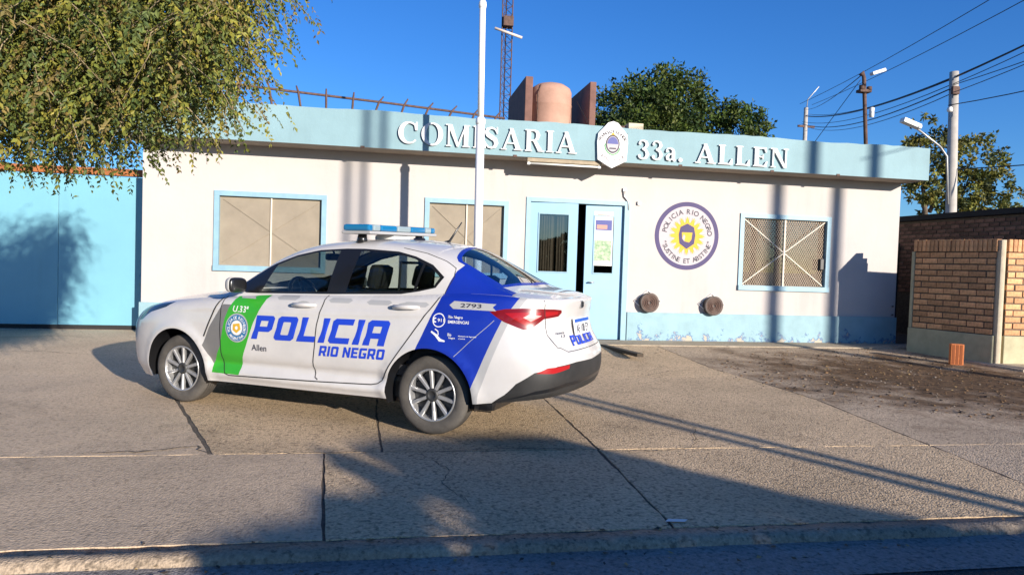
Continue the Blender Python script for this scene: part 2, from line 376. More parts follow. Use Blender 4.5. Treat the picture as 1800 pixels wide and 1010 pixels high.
def concretemat(name, base, dark, agg=1.0, stain=None, rnd=0):
    """exposed-aggregate concrete: large blotches, grit speckle, relief"""
    m=bpy.data.materials.new(name); m.use_nodes=True; t=m.node_tree; b=t.nodes['Principled BSDF']
    b.inputs['Roughness'].default_value=.9; b.inputs['Specular IOR Level'].default_value=.25
    ge=N(t,'ShaderNodeNewGeometry'); P=ge.outputs['Position']
    n1=N(t,'ShaderNodeTexNoise',Scale=.9,Detail=6,Roughness=.6); t.links.new(P,n1.inputs['Vector'])
    n2=N(t,'ShaderNodeTexNoise',Scale=55,Detail=3,Roughness=.6); t.links.new(P,n2.inputs['Vector'])
    vo=N(t,'ShaderNodeTexVoronoi',Scale=85); t.links.new(P,vo.inputs['Vector'])
    mx=N(t,'ShaderNodeMix',data_type='RGBA'); mx.inputs[6].default_value=c4(dark); mx.inputs[7].default_value=c4(base)
    mr=N(t,'ShaderNodeMapRange'); mr.inputs[1].default_value=.32; mr.inputs[2].default_value=.62; t.links.new(n1.outputs[0],mr.inputs[0]); t.links.new(mr.outputs[0],mx.inputs[0])
    sp=N(t,'ShaderNodeMapRange'); sp.inputs[1].default_value=.3; sp.inputs[2].default_value=.7; sp.inputs[3].default_value=1-.30*agg; sp.inputs[4].default_value=1+.25*agg; t.links.new(n2.outputs[0],sp.inputs[0])
    hsv=N(t,'ShaderNodeHueSaturation'); t.links.new(mx.outputs[2],hsv.inputs['Color']); t.links.new(sp.outputs[0],hsv.inputs['Value'])
    oi=N(t,'ShaderNodeObjectInfo'); om=N(t,'ShaderNodeMapRange'); om.inputs[3].default_value=.90; om.inputs[4].default_value=1.08; t.links.new(oi.outputs['Random'],om.inputs[0])
    st_=N(t,'ShaderNodeTexNoise',Scale=.55,Detail=7,Roughness=.68,Distortion=.6); t.links.new(P,st_.inputs['Vector'])
    sm_=N(t,'ShaderNodeMapRange'); sm_.inputs[1].default_value=.56; sm_.inputs[2].default_value=.70; sm_.inputs[3].default_value=1.0; sm_.inputs[4].default_value=.66; t.links.new(st_.outputs[0],sm_.inputs[0])
    mm_=N(t,'ShaderNodeMath',operation='MULTIPLY'); t.links.new(om.outputs[0],mm_.inputs[0]); t.links.new(sm_.outputs[0],mm_.inputs[1])
    h0=N(t,'ShaderNodeHueSaturation'); t.links.new(hsv.outputs[0],h0.inputs['Color']); t.links.new(mm_.outputs[0],h0.inputs['Value'])
    v2=N(t,'ShaderNodeTexNoise',Scale=34,Detail=3,Roughness=.5); t.links.new(P,v2.inputs['Vector'])
    pm=N(t,'ShaderNodeMapRange'); pm.inputs[1].default_value=.34; pm.inputs[2].default_value=.47; pm.inputs[3].default_value=1-.50*min(1,agg); pm.inputs[4].default_value=1.0; t.links.new(v2.outputs[0],pm.inputs[0])
    h2=N(t,'ShaderNodeHueSaturation'); t.links.new(h0.outputs[0],h2.inputs['Color']); t.links.new(pm.outputs[0],h2.inputs['Value'])
    t.links.new(h2.outputs[0],b.inputs['Base Color'])
    bp=N(t,'ShaderNodeBump',Strength=.75*agg,Distance=.006); ad=N(t,'ShaderNodeMath',operation='ADD')
    inv=N(t,'ShaderNodeMath',operation='SUBTRACT'); inv.inputs[0].default_value=1.0; t.links.new(vo.outputs['Distance'],inv.inputs[1])
    t.links.new(inv.outputs[0],ad.inputs[0]); t.links.new(n2.outputs[0],ad.inputs[1])
    t.links.new(ad.outputs[0],bp.inputs['Height'])
    bp2=N(t,'ShaderNodeBump',Strength=.12,Distance=.03); n3=N(t,'ShaderNodeTexNoise',Scale=3.5,Detail=3); t.links.new(P,n3.inputs['Vector']); t.links.new(n3.outputs[0],bp2.inputs['Height'])
    t.links.new(bp2.outputs[0],bp.inputs['Normal']); t.links.new(bp.outputs[0],b.inputs['Normal'])
    return m
M['slab_smooth']=concretemat('slab_smooth',(.60,.455,.31),(.50,.38,.26),.6)
M['slab_rough']=concretemat('slab_rough',(.61,.445,.275),(.48,.35,.215),1.0)
M['apron']=concretemat('apron',(.50,.42,.31),(.36,.28,.19),.6)
M['kerb']=concretemat('kerb',(.40,.31,.22),(.24,.185,.13),.9)
M['gutter']=concretemat('gutter',(.30,.275,.25),(.20,.185,.17),.9)
M['asphalt']=concretemat('asphalt',(.085,.08,.078),(.045,.044,.044),1.6)
M['joint']=mat('joint_dirt',(.10,.08,.06),.95,var=.4,vscale=30,bump=.6,bscale=80)
M['dirt']=concretemat('dirt',(.22,.135,.07),(.10,.065,.04),1.5)
M['soil']=mat('soil',(.25,.20,.14),.95,var=.2,vscale=.6,bump=.3,bscale=8)
def gz(y): return .02+max(0,y-8.2)*.031

# ================================================================== ground, road, pavement
g=MB(); g.poly([(-900,-900,-.16),(900,-900,-.16),(900,1200,-.16),(-900,1200,-.16)]); tag(g.build('ground',M['soil']),kind='structure')
g=MB(); g.poly([(-90,-7,-.034),(90,-7,-.034),(90,3.0,-.034),(-90,3.0,-.034)]); tag(g.build('road',M['asphalt']),kind='structure')
g=MB(); g.poly([(-40,2.9,-.029),(40,2.9,-.029),(40,3.30,-.024),(-40,3.30,-.024)]); tag(g.build('gutter',M['gutter']),kind='structure')
def kerb_run(name,x0,x1,top):
    k=MB(); n=int((x1-x0)/.08); rr=random.Random(3)
    prof=[(3.262,-.07),(3.268,top-.05),(3.274,top-.022),(3.29,top-.006),(3.31,top),(3.405,top),(3.408,-.07)]
    rows=[]
    for i in range(n+1):
        x=lerp(x0,x1,i/n); j=rr.uniform(-.005,.005); j2=rr.uniform(-.004,.003)
        b=len(k.v); k.v+=[(x,y+j*(q<5),z+j2*(0<q<6)) for q,(y,z) in enumerate(prof)]; rows.append(b)
    for a,b in zip(rows,rows[1:]):
        for q in range(len(prof)-1): k.face((a+q,b+q,b+q+1,a+q+1),True)
    k.face(tuple(rows[0]+q for q in range(len(prof)))); k.face(tuple(rows[-1]+q for q in reversed(range(len(prof)))))
    return tag(k.build(name,M['kerb']),kind='structure')
kerb_run('kerb',-14,3.56,.018)
kerb_run('kerb',3.74,16,-.005)
pave=MB()
for (ya,yb) in ((3.40,8.2),(8.2,14.0)): pave.poly([(-14,ya,gz(ya)-.0045),(16,ya,gz(ya)-.0045),(16,yb,gz(yb)-.0045),(-14,yb,gz(yb)-.0045)])
pave=tag(pave.build('pavement',M['joint']),kind='structure')
rs=random.Random(11)
def slab(poly, m, jit=.006, dz=0):
    pts=[]
    for i,p in enumerate(poly):
        q=poly[(i+1)%len(poly)]; L=math.hypot(q[0]-p[0],q[1]-p[1]); n=max(1,int(L/.10))
        for k in range(n):
            t=k/n; pts.append((lerp(p[0],q[0],t)+rs.uniform(-jit,jit),lerp(p[1],q[1],t)+rs.uniform(-jit,jit)))
    xs=[p[0] for p in pts]; ys=[p[1] for p in pts]
    ext=[]
    x=min(xs)+.3
    while x<max(xs):
        y=min(ys)+.3
        while y<max(ys):
            ext.append((x+rs.uniform(-.05,.05),y+rs.uniform(-.05,.05))); y+=.5
        ext.append((x,8.2)); x+=.5
    V,T=cdt([pts],[],ext); mb=MB()
    hz={}
    def mp(u,v,d):
        k=(round(u,4),round(v,4))
        if k not in hz: hz[k]=rs.uniform(-.0015,.0015)
        return (u,v,gz(v)+dz+hz[k]-(.03 if d==0 else 0))
    extrude(mb,V,T,mp,1)
    return mb.build('slab',m,pave)
J=.009
def diag(y): return lerp(-1.13,-2.22,(y-5.0)/2.8)
slab([(-14,3.41),(-3.3,3.41),(-3.3,4.93),(-14,4.93)],M['slab_smooth'],dz=.0025)
slab([(-3.28,3.41),(-.26-J,3.41),(-.39-J,4.94),(-3.28,4.94)],M['slab_smooth'],dz=.0025)
slab([(-.26+J,3.41),(1.49-J,3.41),(1.54-J,4.92),(-.39+J,4.94)],M['slab_rough'],dz=.0025)
def dirtymat():
    m=concretemat('slab_stained',(.58,.44,.30),(.46,.35,.24),1.0); t=m.node_tree; b=t.nodes['Principled BSDF']
    src=b.inputs['Base Color'].links[0].from_socket
    ge=N(t,'ShaderNodeNewGeometry'); n=N(t,'ShaderNodeTexNoise',Scale=1.6,Detail=6,Roughness=.65); t.links.new(ge.outputs['Position'],n.inputs['Vector'])
    sub=N(t,'ShaderNodeVectorMath',operation='SUBTRACT'); sub.inputs[1].default_value=(7.0,8.0,0); t.links.new(ge.outputs['Position'],sub.inputs[0])
    sc=N(t,'ShaderNodeVectorMath',operation='MULTIPLY'); sc.inputs[1].default_value=(1/2.7,1/2.6,0); t.links.new(sub.outputs[0],sc.inputs[0])
    ln=N(t,'ShaderNodeVectorMath',operation='LENGTH'); t.links.new(sc.outputs[0],ln.inputs[0])
    ad=N(t,'ShaderNodeMath',operation='MULTIPLY_ADD'); t.links.new(n.outputs[0],ad.inputs[0]); ad.inputs[1].default_value=2.6; t.links.new(ln.outputs['Value'],ad.inputs[2])
    mr=N(t,'ShaderNodeMapRange'); mr.inputs[1].default_value=2.45; mr.inputs[2].default_value=1.75; t.links.new(ad.outputs[0],mr.inputs[0])
    n2=N(t,'ShaderNodeTexNoise',Scale=14,Detail=5,Roughness=.7); t.links.new(ge.outputs['Position'],n2.inputs['Vector'])
    dm=N(t,'ShaderNodeMix',data_type='RGBA'); dm.inputs[6].default_value=(.05,.028,.014,1); dm.inputs[7].default_value=(.22,.13,.065,1)
    m3=N(t,'ShaderNodeMapRange'); m3.inputs[1].default_value=.35; m3.inputs[2].default_value=.68; t.links.new(n2.outputs[0],m3.inputs[0]); t.links.new(m3.outputs[0],dm.inputs[0])
    mx=N(t,'ShaderNodeMix',data_type='RGBA'); t.links.new(mr.outputs[0],mx.inputs[0]); t.links.new(src,mx.inputs[6]); t.links.new(dm.outputs[2],mx.inputs[7])
    t.links.new(mx.outputs[2],b.inputs['Base Color']); return m
M['slab_stained']=dirtymat()
slab([(1.49+J,3.41),(4.05-J,3.41),(4.27-J,4.91),(1.54+J,4.92)],M['slab_rough'],dz=.0025)
slab([(4.05+J,3.41),(16,3.41),(16,4.91),(4.27+J,4.91)],M['slab_stained'],dz=.0025)
slab([(-14,4.96),(diag(4.96)-.025,4.96),(diag(12.6),12.6),(-14,12.6)],M['slab_smooth'])
slab([(diag(4.96)+.012,4.96),(0-J,4.955),(-.06-J,6.3),(-.04-J,11.36),(diag(11.36)+.01,11.36)],M['slab_rough'])
slab([(0+J,4.955),(1.55-J,4.945),(1.57-J,7),(1.57-J,11.36),(-.04+J,11.36),(-.06+J,6.3)],M['slab_rough'])
slab([(1.55+J,4.945),(4.27-J,4.93),(4.5-J,6.8),(4.45-J,8.1),(4.31-J,8.75),(4.3-J,10.80),(1.57+J,10.80),(1.57+J,7)],M['slab_rough'])
slab([(4.27+J,4.93),(16,4.92),(16,10.80),(4.3+J,10.80),(4.31+J,8.75),(4.45+J,8.1),(4.5+J,6.8)],M['slab_stained'])
slab([(1.57+J,10.83),(9.9,10.83),(9.9,11.36),(1.57+J,11.36)],M['apron'],dz=.012)
slab([(9.0,8.7),(16,8.5),(16,9.6),(8.7,9.6)],M['apron'],dz=.03)
# hairline cracks
def crack(pts,w0,seed):
    q=random.Random(seed); L=[]; mb=MB()
    for p_,n_ in zip(pts,pts[1:]):
        n=max(2,int(math.hypot(n_[0]-p_[0],n_[1]-p_[1])/.05))
        for k in range(n): L.append((lerp(p_[0],n_[0],k/n)+q.gauss(0,.010),lerp(p_[1],n_[1],k/n)+q.gauss(0,.010)))
    L.append(pts[-1])
    for i,p_ in enumerate(L):
        a_=L[max(i-1,0)]; b_=L[min(i+1,len(L)-1)]; dx,dy=b_[0]-a_[0],b_[1]-a_[1]; l=math.hypot(dx,dy) or 1
        w_=w0*q.uniform(.25,1)*min(1,.2+min(i,len(L)-1-i)/6)
        for sg in (1,-1): mb.v.append((p_[0]-dy/l*w_*sg,p_[1]+dx/l*w_*sg,gz(p_[1])+.0062))
    for i in range(len(L)-1): mb.face((2*i,2*i+1,2*i+3,2*i+2))
    mb.build('crack',M['joint'],pave)
crack([(.25,4.93),(.42,4.5),(.36,4.2),(.50,3.8)],.004,1); crack([(-1.95,5.02),(-1.5,5.06),(-1.25,5.16),(-1.14,4.97)],.012,2); crack([(2.3,4.95),(2.6,5.6),(2.5,6.1)],.004,3)
crack([(3.0,3.42),(3.05,3.9),(2.9,4.4)],.004,4); crack([(-2.9,6.2),(-3.6,6.6),(-4.4,6.5),(-5.0,6.9)],.005,5); crack([(3.1,8.2),(3.6,8.6),(4.2,8.75)],.006,6); crack([(-2.6,3.42),(-2.4,3.9),(-2.55,4.2)],.004,7)
crack([(4.3,6.2),(5.0,6.35),(5.6,6.1)],.006,8); crack([(-3.3,9.4),(-4.2,9.7),(-5.5,9.6)],.006,9); crack([(1.6,4.9),(1.9,4.86),(2.4,4.97)],.008,10); crack([(.0,4.97),(.4,4.93),(.9,4.99),(1.5,4.94)],.007,11); crack([(-.8,4.96),(-.4,4.93),(0,4.96)],.008,12)
sc=MB(); sc.poly([(1.47,3.48,gz(3.5)+.008),(1.57,3.46,gz(3.5)+.010),(1.60,3.49,gz(3.5)+.012),(1.50,3.515,gz(3.5)+.009)]); tag(sc.build('paper_scrap',M['poster']),'small pale paper scrap lying by the kerb joint','scrap')
pk=MB(); Mx=Matrix.Translation((3.45,10.1,gz(10.1)+.03))@Matrix.Rotation(R(93),4,'Z')@Matrix.Rotation(R(1.8),4,'Y'); pk.bbox(-.75,.75,-.05,.05,-.02,.03,.006,Mx); tag(pk.build('dark_bar',mat('bar_dark',(.06,.045,.03),.9,var=.3,vscale=10)),'dark bar added for the dark wedge on the ground before the doorway','dark_bar')  # dark bar added in place of an unidentified dark wedge on the ground
# loose leaf and grit litter on the stained ground: nobody could count it
lit=MB(); rl=random.Random(5)
for i in range(2600):
    a=rl.uniform(0,6.283); q=math.sqrt(rl.random())
    x=6.9+2.8*q*math.cos(a); y=8.1+2.6*q*math.sin(a)
    if i%6==0: x=rl.uniform(-1,8); y=rl.uniform(9.8,11.2)
    if i%9==0: x=rl.uniform(-5,8); y=rl.choice([3.36,3.2,3.12])+rl.gauss(0,.05)
    if 8.7<x and y>9.2: continue
    z=(gz(y) if y>3.41 else (.019 if y>3.3 else -.024))+.004; s=rl.uniform(.006,.022); b=rl.uniform(0,6.28)
    P=[]
    for k in range(4):
        rr=s*(1 if k%2==0 else .55); P.append((x+rr*math.cos(b+k*1.571),y+rr*math.sin(b+k*1.571),z+rl.uniform(0,.010)))
    lit.mi=rl.choice([0,0,1,2]); lit.poly(P)
M['litter1']=mat('litter_brown',(.16,.09,.04),.9); M['litter2']=mat('litter_ochre',(.36,.24,.09),.9); M['litter3']=mat('litter_dark',(.05,.035,.025),.9)
tag(lit.build('leaf_litter',[M['litter1'],M['litter2'],M['litter3']]),'scattered dry leaf litter and grit on the pavement','litter',kind='stuff')

gv=MB(); rl=random.Random(6)
for i in range(700):
    a=rl.uniform(0,6.283); q=math.sqrt(rl.random()); x=7.0+2.7*q*math.cos(a); y=8.0+2.5*q*math.sin(a)
    if 8.5<x and y>8.9: continue
    bm=bmesh.new(); bmesh.ops.create_icosphere(bm,subdivisions=1,radius=1); sz=rl.uniform(.006,.02)*(1.6 if rl.random()<.06 else 1)
    for v in bm.verts: v.co=Vector((x+v.co.x*sz*rl.uniform(.7,1.3),y+v.co.y*sz*rl.uniform(.7,1.3),gz(y)+.002+max(-.2,v.co.z)*sz*.7))
    gv.mi=rl.choice([0,0,1,1,2]); gv.addbm(bm)
tag(gv.build('gravel',[M['litter3'],M['litter1'],mat('stone_grey',(.20,.16,.12),.9)]),'loose stones and clods on the brown soil patch','gravel',kind='stuff')
# ================================================================== police station
YW=11.40
st=thing('police_station','low white police station with pale blue fascia and peeling blue plinth','building',(2.7,YW,.1))
X0,X1,ZT=-3.60,9.03,3.02
OPEN=[(-2.57,-.96,1.13,2.29),(.59,1.90,1.13,2.33),(2.23,3.95,.10,2.42),(5.98,7.66,1.05,2.32)]
V,T=cdt([rc(X0,.0,X1,ZT)],[rc(a,c,b,d) for a,b,c,d in OPEN],[(x*.5-3.4,z*.5+.2) for x in range(25) for z in range(6)])
wl=MB(); flat(wl,V,T,lambda x,z:(x,YW,z))
for a,b,c,d in OPEN:
    e=YW+.16
    for p,q in (((a,c),(b,c)),((b,c),(b,d)),((b,d),(a,d)),((a,d),(a,c))): wl.poly([(p[0],YW,p[1]),(q[0],YW,q[1]),(q[0],e,q[1]),(p[0],e,p[1])])
wl.poly([(X0,YW,0),(X0,YW,ZT),(X0,20,ZT),(X0,20,0)]); wl.poly([(X1,YW,0),(X1,20,0),(X1,20,ZT),(X1,YW,ZT)]); wl.poly([(X0,20,0),(X1,20,0),(X1,20,ZT),(X0,20,ZT)])
wl.build('wall',M['wall'],st)
M['room']=mat('interior_wall',(.09,.08,.07),.9)
for a,b,c,d in OPEN:
    rm=MB()
    x0,x1,z0,z1,y0,y1=a-.16,b+.16,c-.1 if c>.5 else c,d+.2,YW+.161,YW+2.4
    rm.poly([(x0,y1,z0),(x1,y1,z0),(x1,y1,z1),(x0,y1,z1)]); rm.poly([(x0,y0,z0),(x1,y0,z0),(x1,y1,z0),(x0,y1,z0)]); rm.poly([(x0,y0,z1),(x0,y1,z1),(x1,y1,z1),(x1,y0,z1)])
    rm.poly([(x0,y0,z0),(x0,y1,z0),(x0,y1,z1),(x0,y0,z1)]); rm.poly([(x1,y0,z0),(x1,y0,z1),(x1,y1,z1),(x1,y1,z0)])
    rm.build('interior',M['room'],st)
# fascia with a slightly ragged top edge
YF=10.85; fa=MB(); rf=random.Random(2); n=90; fx0,fx1=-3.78,9.12
top=[]; 
for i in range(n+1): top.append(3.545+rf.uniform(-.008,.007)+.010*math.sin(i*.31))
for i in range(n):
    a,b=lerp(fx0,fx1,i/n),lerp(fx0,fx1,(i+1)/n)
    fa.poly([(a,YF,3.0),(b,YF,3.0),(b,YF,top[i+1]),(a,YF,top[i])])
    fa.poly([(a,YF,top[i]),(b,YF,top[i+1]),(b,YF+.16,top[i+1]),(a,YF+.16,top[i])])
    fa.poly([(b,YF+.16,3.0),(a,YF+.16,3.0),(a,YF+.16,top[i]),(b,YF+.16,top[i+1])])
for x,k in ((fx0,0),(fx1,n)):
    fa.poly([(x,YF,3.0),(x,20,3.0),(x,20,top[k]),(x,YF,top[k])])
fa.build('fascia',M['fascia'],st)
so_=MB(); so_.box(fx0+.003,fx1-.003,YF+.012,YW+.003,3.003,3.06); so_.build('soffit',M['soffit'],st)
rfm=MB(); rfm.poly([(fx0,YF+.1,3.3),(fx1,YF+.1,3.3),(fx1,20,3.3),(fx0,20,3.3)]); rfm.build('roof',mat('roof_felt',(.2,.19,.18),.9),st)
for (a,b) in ((X0,2.20),(3.985,X1)):
    p=MB(); p.box(a-.02 if a<0 else a,b+.02 if b>8 else b,YW-.03,YW+.002,.0,.60); p.build('plinth',M['plinth'],st)
# windows
def xz(mb,p,q,wd,y0,y1):
    d=Vector((q[0]-p[0],0,q[1]-p[1])); l=d.length; d.normalize(); nrm=Vector((-d.z,0,d.x))*wd/2
    a=Vector((p[0],0,p[1])); b=a+d*l; pts=[a+nrm,a-nrm,b-nrm,b+nrm]
    n=len(mb.v); mb.v+=[(v.x,y0,v.z) for v in pts]+[(v.x,y1,v.z) for v in pts]
    for f in ((0,1,2,3),(7,6,5,4),(0,4,5,1),(1,5,6,2),(2,6,7,3),(3,7,4,0)): mb.face(tuple(n+i for i in f))
def window(a,b,c,d,kind):
    fw=.075; fr=MB(); y0,y1=YW-.025,YW+.09
    fr.box(a-.02,b+.02,y0,y1,d-fw+.02,d+.02); fr.box(a-.02,b+.02,y0-.02,y1,c-.03,c+fw-.02)
    fr.box(a-.02,a+fw-.02,y0+.002,y1,c+fw-.02,d-fw+.02); fr.box(b-fw+.02,b+.02,y0+.002,y1,c+fw-.02,d-fw+.02)
    wn=fr.build('window',M['frame_blue'],st)
    ia,ib,ic,id_=a+fw-.02,b-fw+.02,c+fw-.02,d-fw+.02
    p=MB(); p.poly([(ia,YW+.11,ic),(ib,YW+.11,ic),(ib,YW+.11,id_),(ia,YW+.11,id_)]); p.build('pane',M['tan_glass'],wn)
    mid=(ia+ib)/2
    if kind=='screen':
        s=MB(); s.poly([(ia,YW+.045,ic),(ib,YW+.045,ic),(ib,YW+.045,id_),(ia,YW+.045,id_)]); s.build('screen',M['screen'],wn)
        bb=MB(); xz(bb,(mid,ic),(mid,id_),.022,YW+.02,YW+.04); bb.build('mullion',M['bar'],wn)
        for p_,q_ in (((ia+.05,ic+.05),(ib-.05,id_-.05)),((ia+.05,id_-.05),(ib-.05,ic+.05))):
            bb=MB(); xz(bb,p_,q_,.009,YW+.030 if p_[1]<1.7 else YW+.0335,YW+.042); bb.build('brace',M['screen'],wn)
    else:
        s=MB(); pitch=.043; W_,H_=ib-ia,id_-ic; k=-1.6*H_
        sl=1.7
        i=0
        while k<W_:
            for sg in (1,-1):
                # strip x = k + z/sl clipped to the opening
                z0=max(0,-k*sl); z1=min(H_,(W_-k)*sl)
                if z1-z0>.01:
                    xa,xb=k+z0/sl,k+z1/sl
                    if sg<0: xa,xb=W_-xa,W_-xb
                    xz(s,(ia+xa,ic+z0),(ia+xb,ic+z1),.011,YW+(.036 if sg>0 else .040),YW+(.0395 if sg>0 else .0435))
            k+=pitch
        o=s.build('wire_mesh',M['mesh'],wn); o['kind']='stuff'
        bb=MB(); xz(bb,(mid,ic),(mid,id_),.03,YW+.012,YW+.032); bb.build('mullion',M['bar'],wn)
        for p_,q_ in (((ia+.02,ic+.02),(ib-.02,id_-.02)),((ia+.02,id_-.02),(ib-.02,ic+.02))):
            bb=MB(); xz(bb,p_,q_,.016,YW+.020 if p_[1]<1.7 else YW+.024,YW+.034); bb.build('brace',M['bar'],wn)
        bb=MB(); bb.bbox(ib-.10,ib-.02,YW-.01,YW+.03,ic+.30,ic+.50,.015); bb.build('lock',M['black'],wn)
    return wn
window(*OPEN[0],'screen'); window(*OPEN[1],'screen'); window(*OPEN[3],'mesh')
# doorway: frame, fixed leaf, ajar leaf
a,b,c,d=OPEN[2]; fr=MB()
fr.box(a-.02,a+.05,YW-.02,YW+.15,.1,d+.02); fr.box(b-.07,b+.02,YW-.02,YW+.15,.1,d+.02); fr.box(a+.051,b-.071,YW-.02,YW+.15,d-.05,d+.02)
fr.build('door_frame',M['frame_blue'],st)
def leaf(x0,x1,y,z0,z1,rot,glass,label=None):
    """door leaf hinged at x0, local build"""
    w_=x1-x0; o=MB(); t=.045; gl=.14; gb,gt=(1.22,z1-.17)
    sgn=1 if w_>0 else -1; w_=abs(w_)
    Mx=Matrix.Translation((x0,y,0))@Matrix.Rotation(rot,4,'Z')@Matrix.Diagonal((sgn,1,1,1))
    for (p,q,r,s_) in ((0,gl,z0,z1),(w_-gl,w_,z0,z1),(gl,w_-gl,z0,gb),(gl,w_-gl,gt,z1)): o.box(p,q,0,t,r,s_,Mx)
    o.mi=1
    for (p,q,r,s_) in ((gl,gl+.02,gb,gt),(w_-gl-.02,w_-gl,gb,gt),(gl+.02,w_-gl-.02,gb,gb+.02),(gl+.02,w_-gl-.02,gt-.02,gt)): o.box(p,q,-.012,.0,r,s_,Mx)
    do=o.build('door',[M['door_blue'],M['frame_blue']],st)
    g=MB(); g.poly([Mx@Vector(p) for p in ((gl,.02,gb),(w_-gl,.02,gb),(w_-gl,.02,gt),(gl,.02,gt))]); g.build('pane',M['tan_glass'],do)
    return do,Mx,(gl,w_-gl,gb,gt)
dl,Ml,bl=leaf(a+.052,a+.052+.80,YW+.03,.13,d-.055,R(-3.5),True)
cu=MB()
for k in range(9):
    x=lerp(bl[0]+.02,bl[1]-.04,k/9); pts=[]
    if k==5: continue
    for j in range(5):
        xx=x+j*.016; yy=.075+.018*math.sin(j*1.57+k); pts.append((xx,yy))
    for p,q in zip(pts,pts[1:]): cu.poly([Ml@Vector((p[0],p[1],bl[2]-.05)),Ml@Vector((q[0],q[1],bl[2]-.05)),Ml@Vector((q[0],q[1],bl[3]+.05)),Ml@Vector((p[0],p[1],bl[3]+.05))],True)
cu.build('curtain',M['curtain'],dl)
dr,Mr,br=leaf(b-.075,b-.075-.64,YW+.04,.13,d-.055,R(-2),True)
po=MB(); px0,px1=.17,.50
def mr_(x,z,y=-.006): return Mr@Vector((x,y,z))
po.poly([mr_(px0,1.36),mr_(px1,1.36),mr_(px1,2.26),mr_(px0,2.26)])
po.mi=1; po.poly([mr_(px0+.02,1.95,-.008),mr_(px1-.03,1.95,-.008),mr_(px1-.03,2.12,-.008),mr_(px0+.02,2.12,-.008)])
po.mi=2; po.poly([mr_(px0+.02,1.44,-.008),mr_(px1-.02,1.44,-.008),mr_(px1-.02,1.78,-.008),mr_(px0+.02,1.78,-.008)])
po.mi=3; po.poly([mr_(px0+.10,1.97,-.010),mr_(px1-.05,1.97,-.010),mr_(px1-.05,2.04,-.010),mr_(px0+.10,2.04,-.010)])
po.mi=4
for k in range(4): po.poly([mr_(px0+.05,1.83+k*.027,-.009),mr_(px1-.06,1.83+k*.027,-.009),mr_(px1-.06,1.838+k*.027,-.009),mr_(px0+.05,1.838+k*.027,-.009)])
po.poly([mr_(px0+.06,2.18,-.009),mr_(px1-.06,2.18,-.009),mr_(px1-.06,2.21,-.009),mr_(px0+.06,2.21,-.009)])
M['poster_green']=mat('poster_green',(.12,.26,.12),.7,vscale=22,col2=(.50,.54,.40)); M['poster_red']=mat('poster_red',(.5,.25,.2),.7)
po=po.build('poster',[M['poster'],M['navy'],M['poster_green'],M['poster_red'],M['poster_red']])
po.location=(0,0,0); tag(po,'paper notice with green and blue prints taped inside the open door glass','poster')
hd=MB(); hd.tube([Mr@Vector((.56,-.01,1.08)),Mr@Vector((.56,-.06,1.08)),Mr@Vector((.47,-.06,1.08))],.011); hd.build('handle',M['steel'],dr)
# round flue outlets low on the wall
for x,z in ((4.34,.77),(5.49,.74)):
    Mx=Matrix.Translation((x,YW-.002,z))@Matrix.Rotation(R(90),4,'X'); v=MB()
    v.lathe([(.155,0),(.155,.09),(.165,.095),(.165,.12),(.15,.125),(.12,.115),(.0,.10)],Mx,28)
    o=v.build('flue_outlet',M['vent'],st)
    for k in range(4):
        s=MB(); s.lathe([(.03+.03*k,.122),(.042+.03*k,.128),(.048+.03*k,.122)],Mx,24); s.build('grille_ring',M['rust'],o)
    br_=MB(); br_.tube([(x-.24,YW-.01,z+.02),(x,YW-.02,z+.20),(x+.24,YW-.01,z+.02),(x,YW-.02,z-.17),(x-.24,YW-.01,z+.02)],.008,6); br_.build('bracket',M['white'],o)
# raised letters on the fascia
def word(txt,x0,x1,z0,z1,gap=.12):
    gl=[(ch,serif_glyph(ch)) if ch!=' ' else (' ',None) for ch in txt]
    adv=sum((g[2]+gap) if g else .55 for _,g in gl)-gap; s=(x1-x0)/adv; x=x0
    for ch,g in gl:
        if not g: x+=.55*s; continue
        V,T=cdt(g[0],g[1]); mb=MB(); lx=x
        tilt=-.006*(lx-3)
        extrude(mb,V,T,lambda u,v,d:(lx+u*s,YF-.012-d,z0+v*(z1-z0)+0),.030)
        mb.build('letter',M['letter'],st); x+=(g[2]+gap)*s
word('COMISARIA',.13,2.86,3.085,3.415,.14); word('33a.',3.86,4.62,3.06,3.37,.13); word('ALLEN',4.84,6.46,3.06,3.37,.16)
# painted round emblem
def wallmap(off): return lambda x,z:(x,YW-off,z)
ec,ez=5.0,1.91; em=MB()
em.mi=0; V,T=cdt([circ(ec,ez,.575,.575,72)],[circ(ec,ez,.50,.50,72)]); flat(em,V,T,wallmap(.003))
em.mi=1; V,T=cdt([circ(ec,ez,.50,.50,72)]); flat(em,V,T,wallmap(.003))
em.mi=2; sun=[]
for k in range(32):
    a_=k*math.pi/16; rr_=.33 if k%2==0 else .22; sun.append((ec+rr_*math.cos(a_),ez+rr_*math.sin(a_)))
V,T=cdt([sun]); flat(em,V,T,wallmap(.005))
for k in range(32):
    a_=(k+.5)*math.pi/16; V,T=cdt([[(ec+.22*math.cos(a_-.03),ez+.22*math.sin(a_-.03)),(ec+.33*math.cos(a_),ez+.33*math.sin(a_)),(ec+.22*math.cos(a_+.03),ez+.22*math.sin(a_+.03))]]); flat(em,V,T,wallmap(.007))
em.mi=0; shd=[(ec-.15,ez+.02),(ec-.12,ez+.15),(ec-.06,ez+.18),(ec,ez+.21),(ec+.06,ez+.18),(ec+.12,ez+.15),(ec+.15,ez+.02),(ec+.13,ez-.13),(ec,ez-.22),(ec-.13,ez-.13)]
inn=[(ec-.095,ez+.06),(ec+.095,ez+.06),(ec+.08,ez-.06),(ec+.04,ez-.11),(ec-.05,ez-.09),(ec-.085,ez-.05)]
V,T=cdt([shd],[inn]); flat(em,V,T,wallmap(.009))
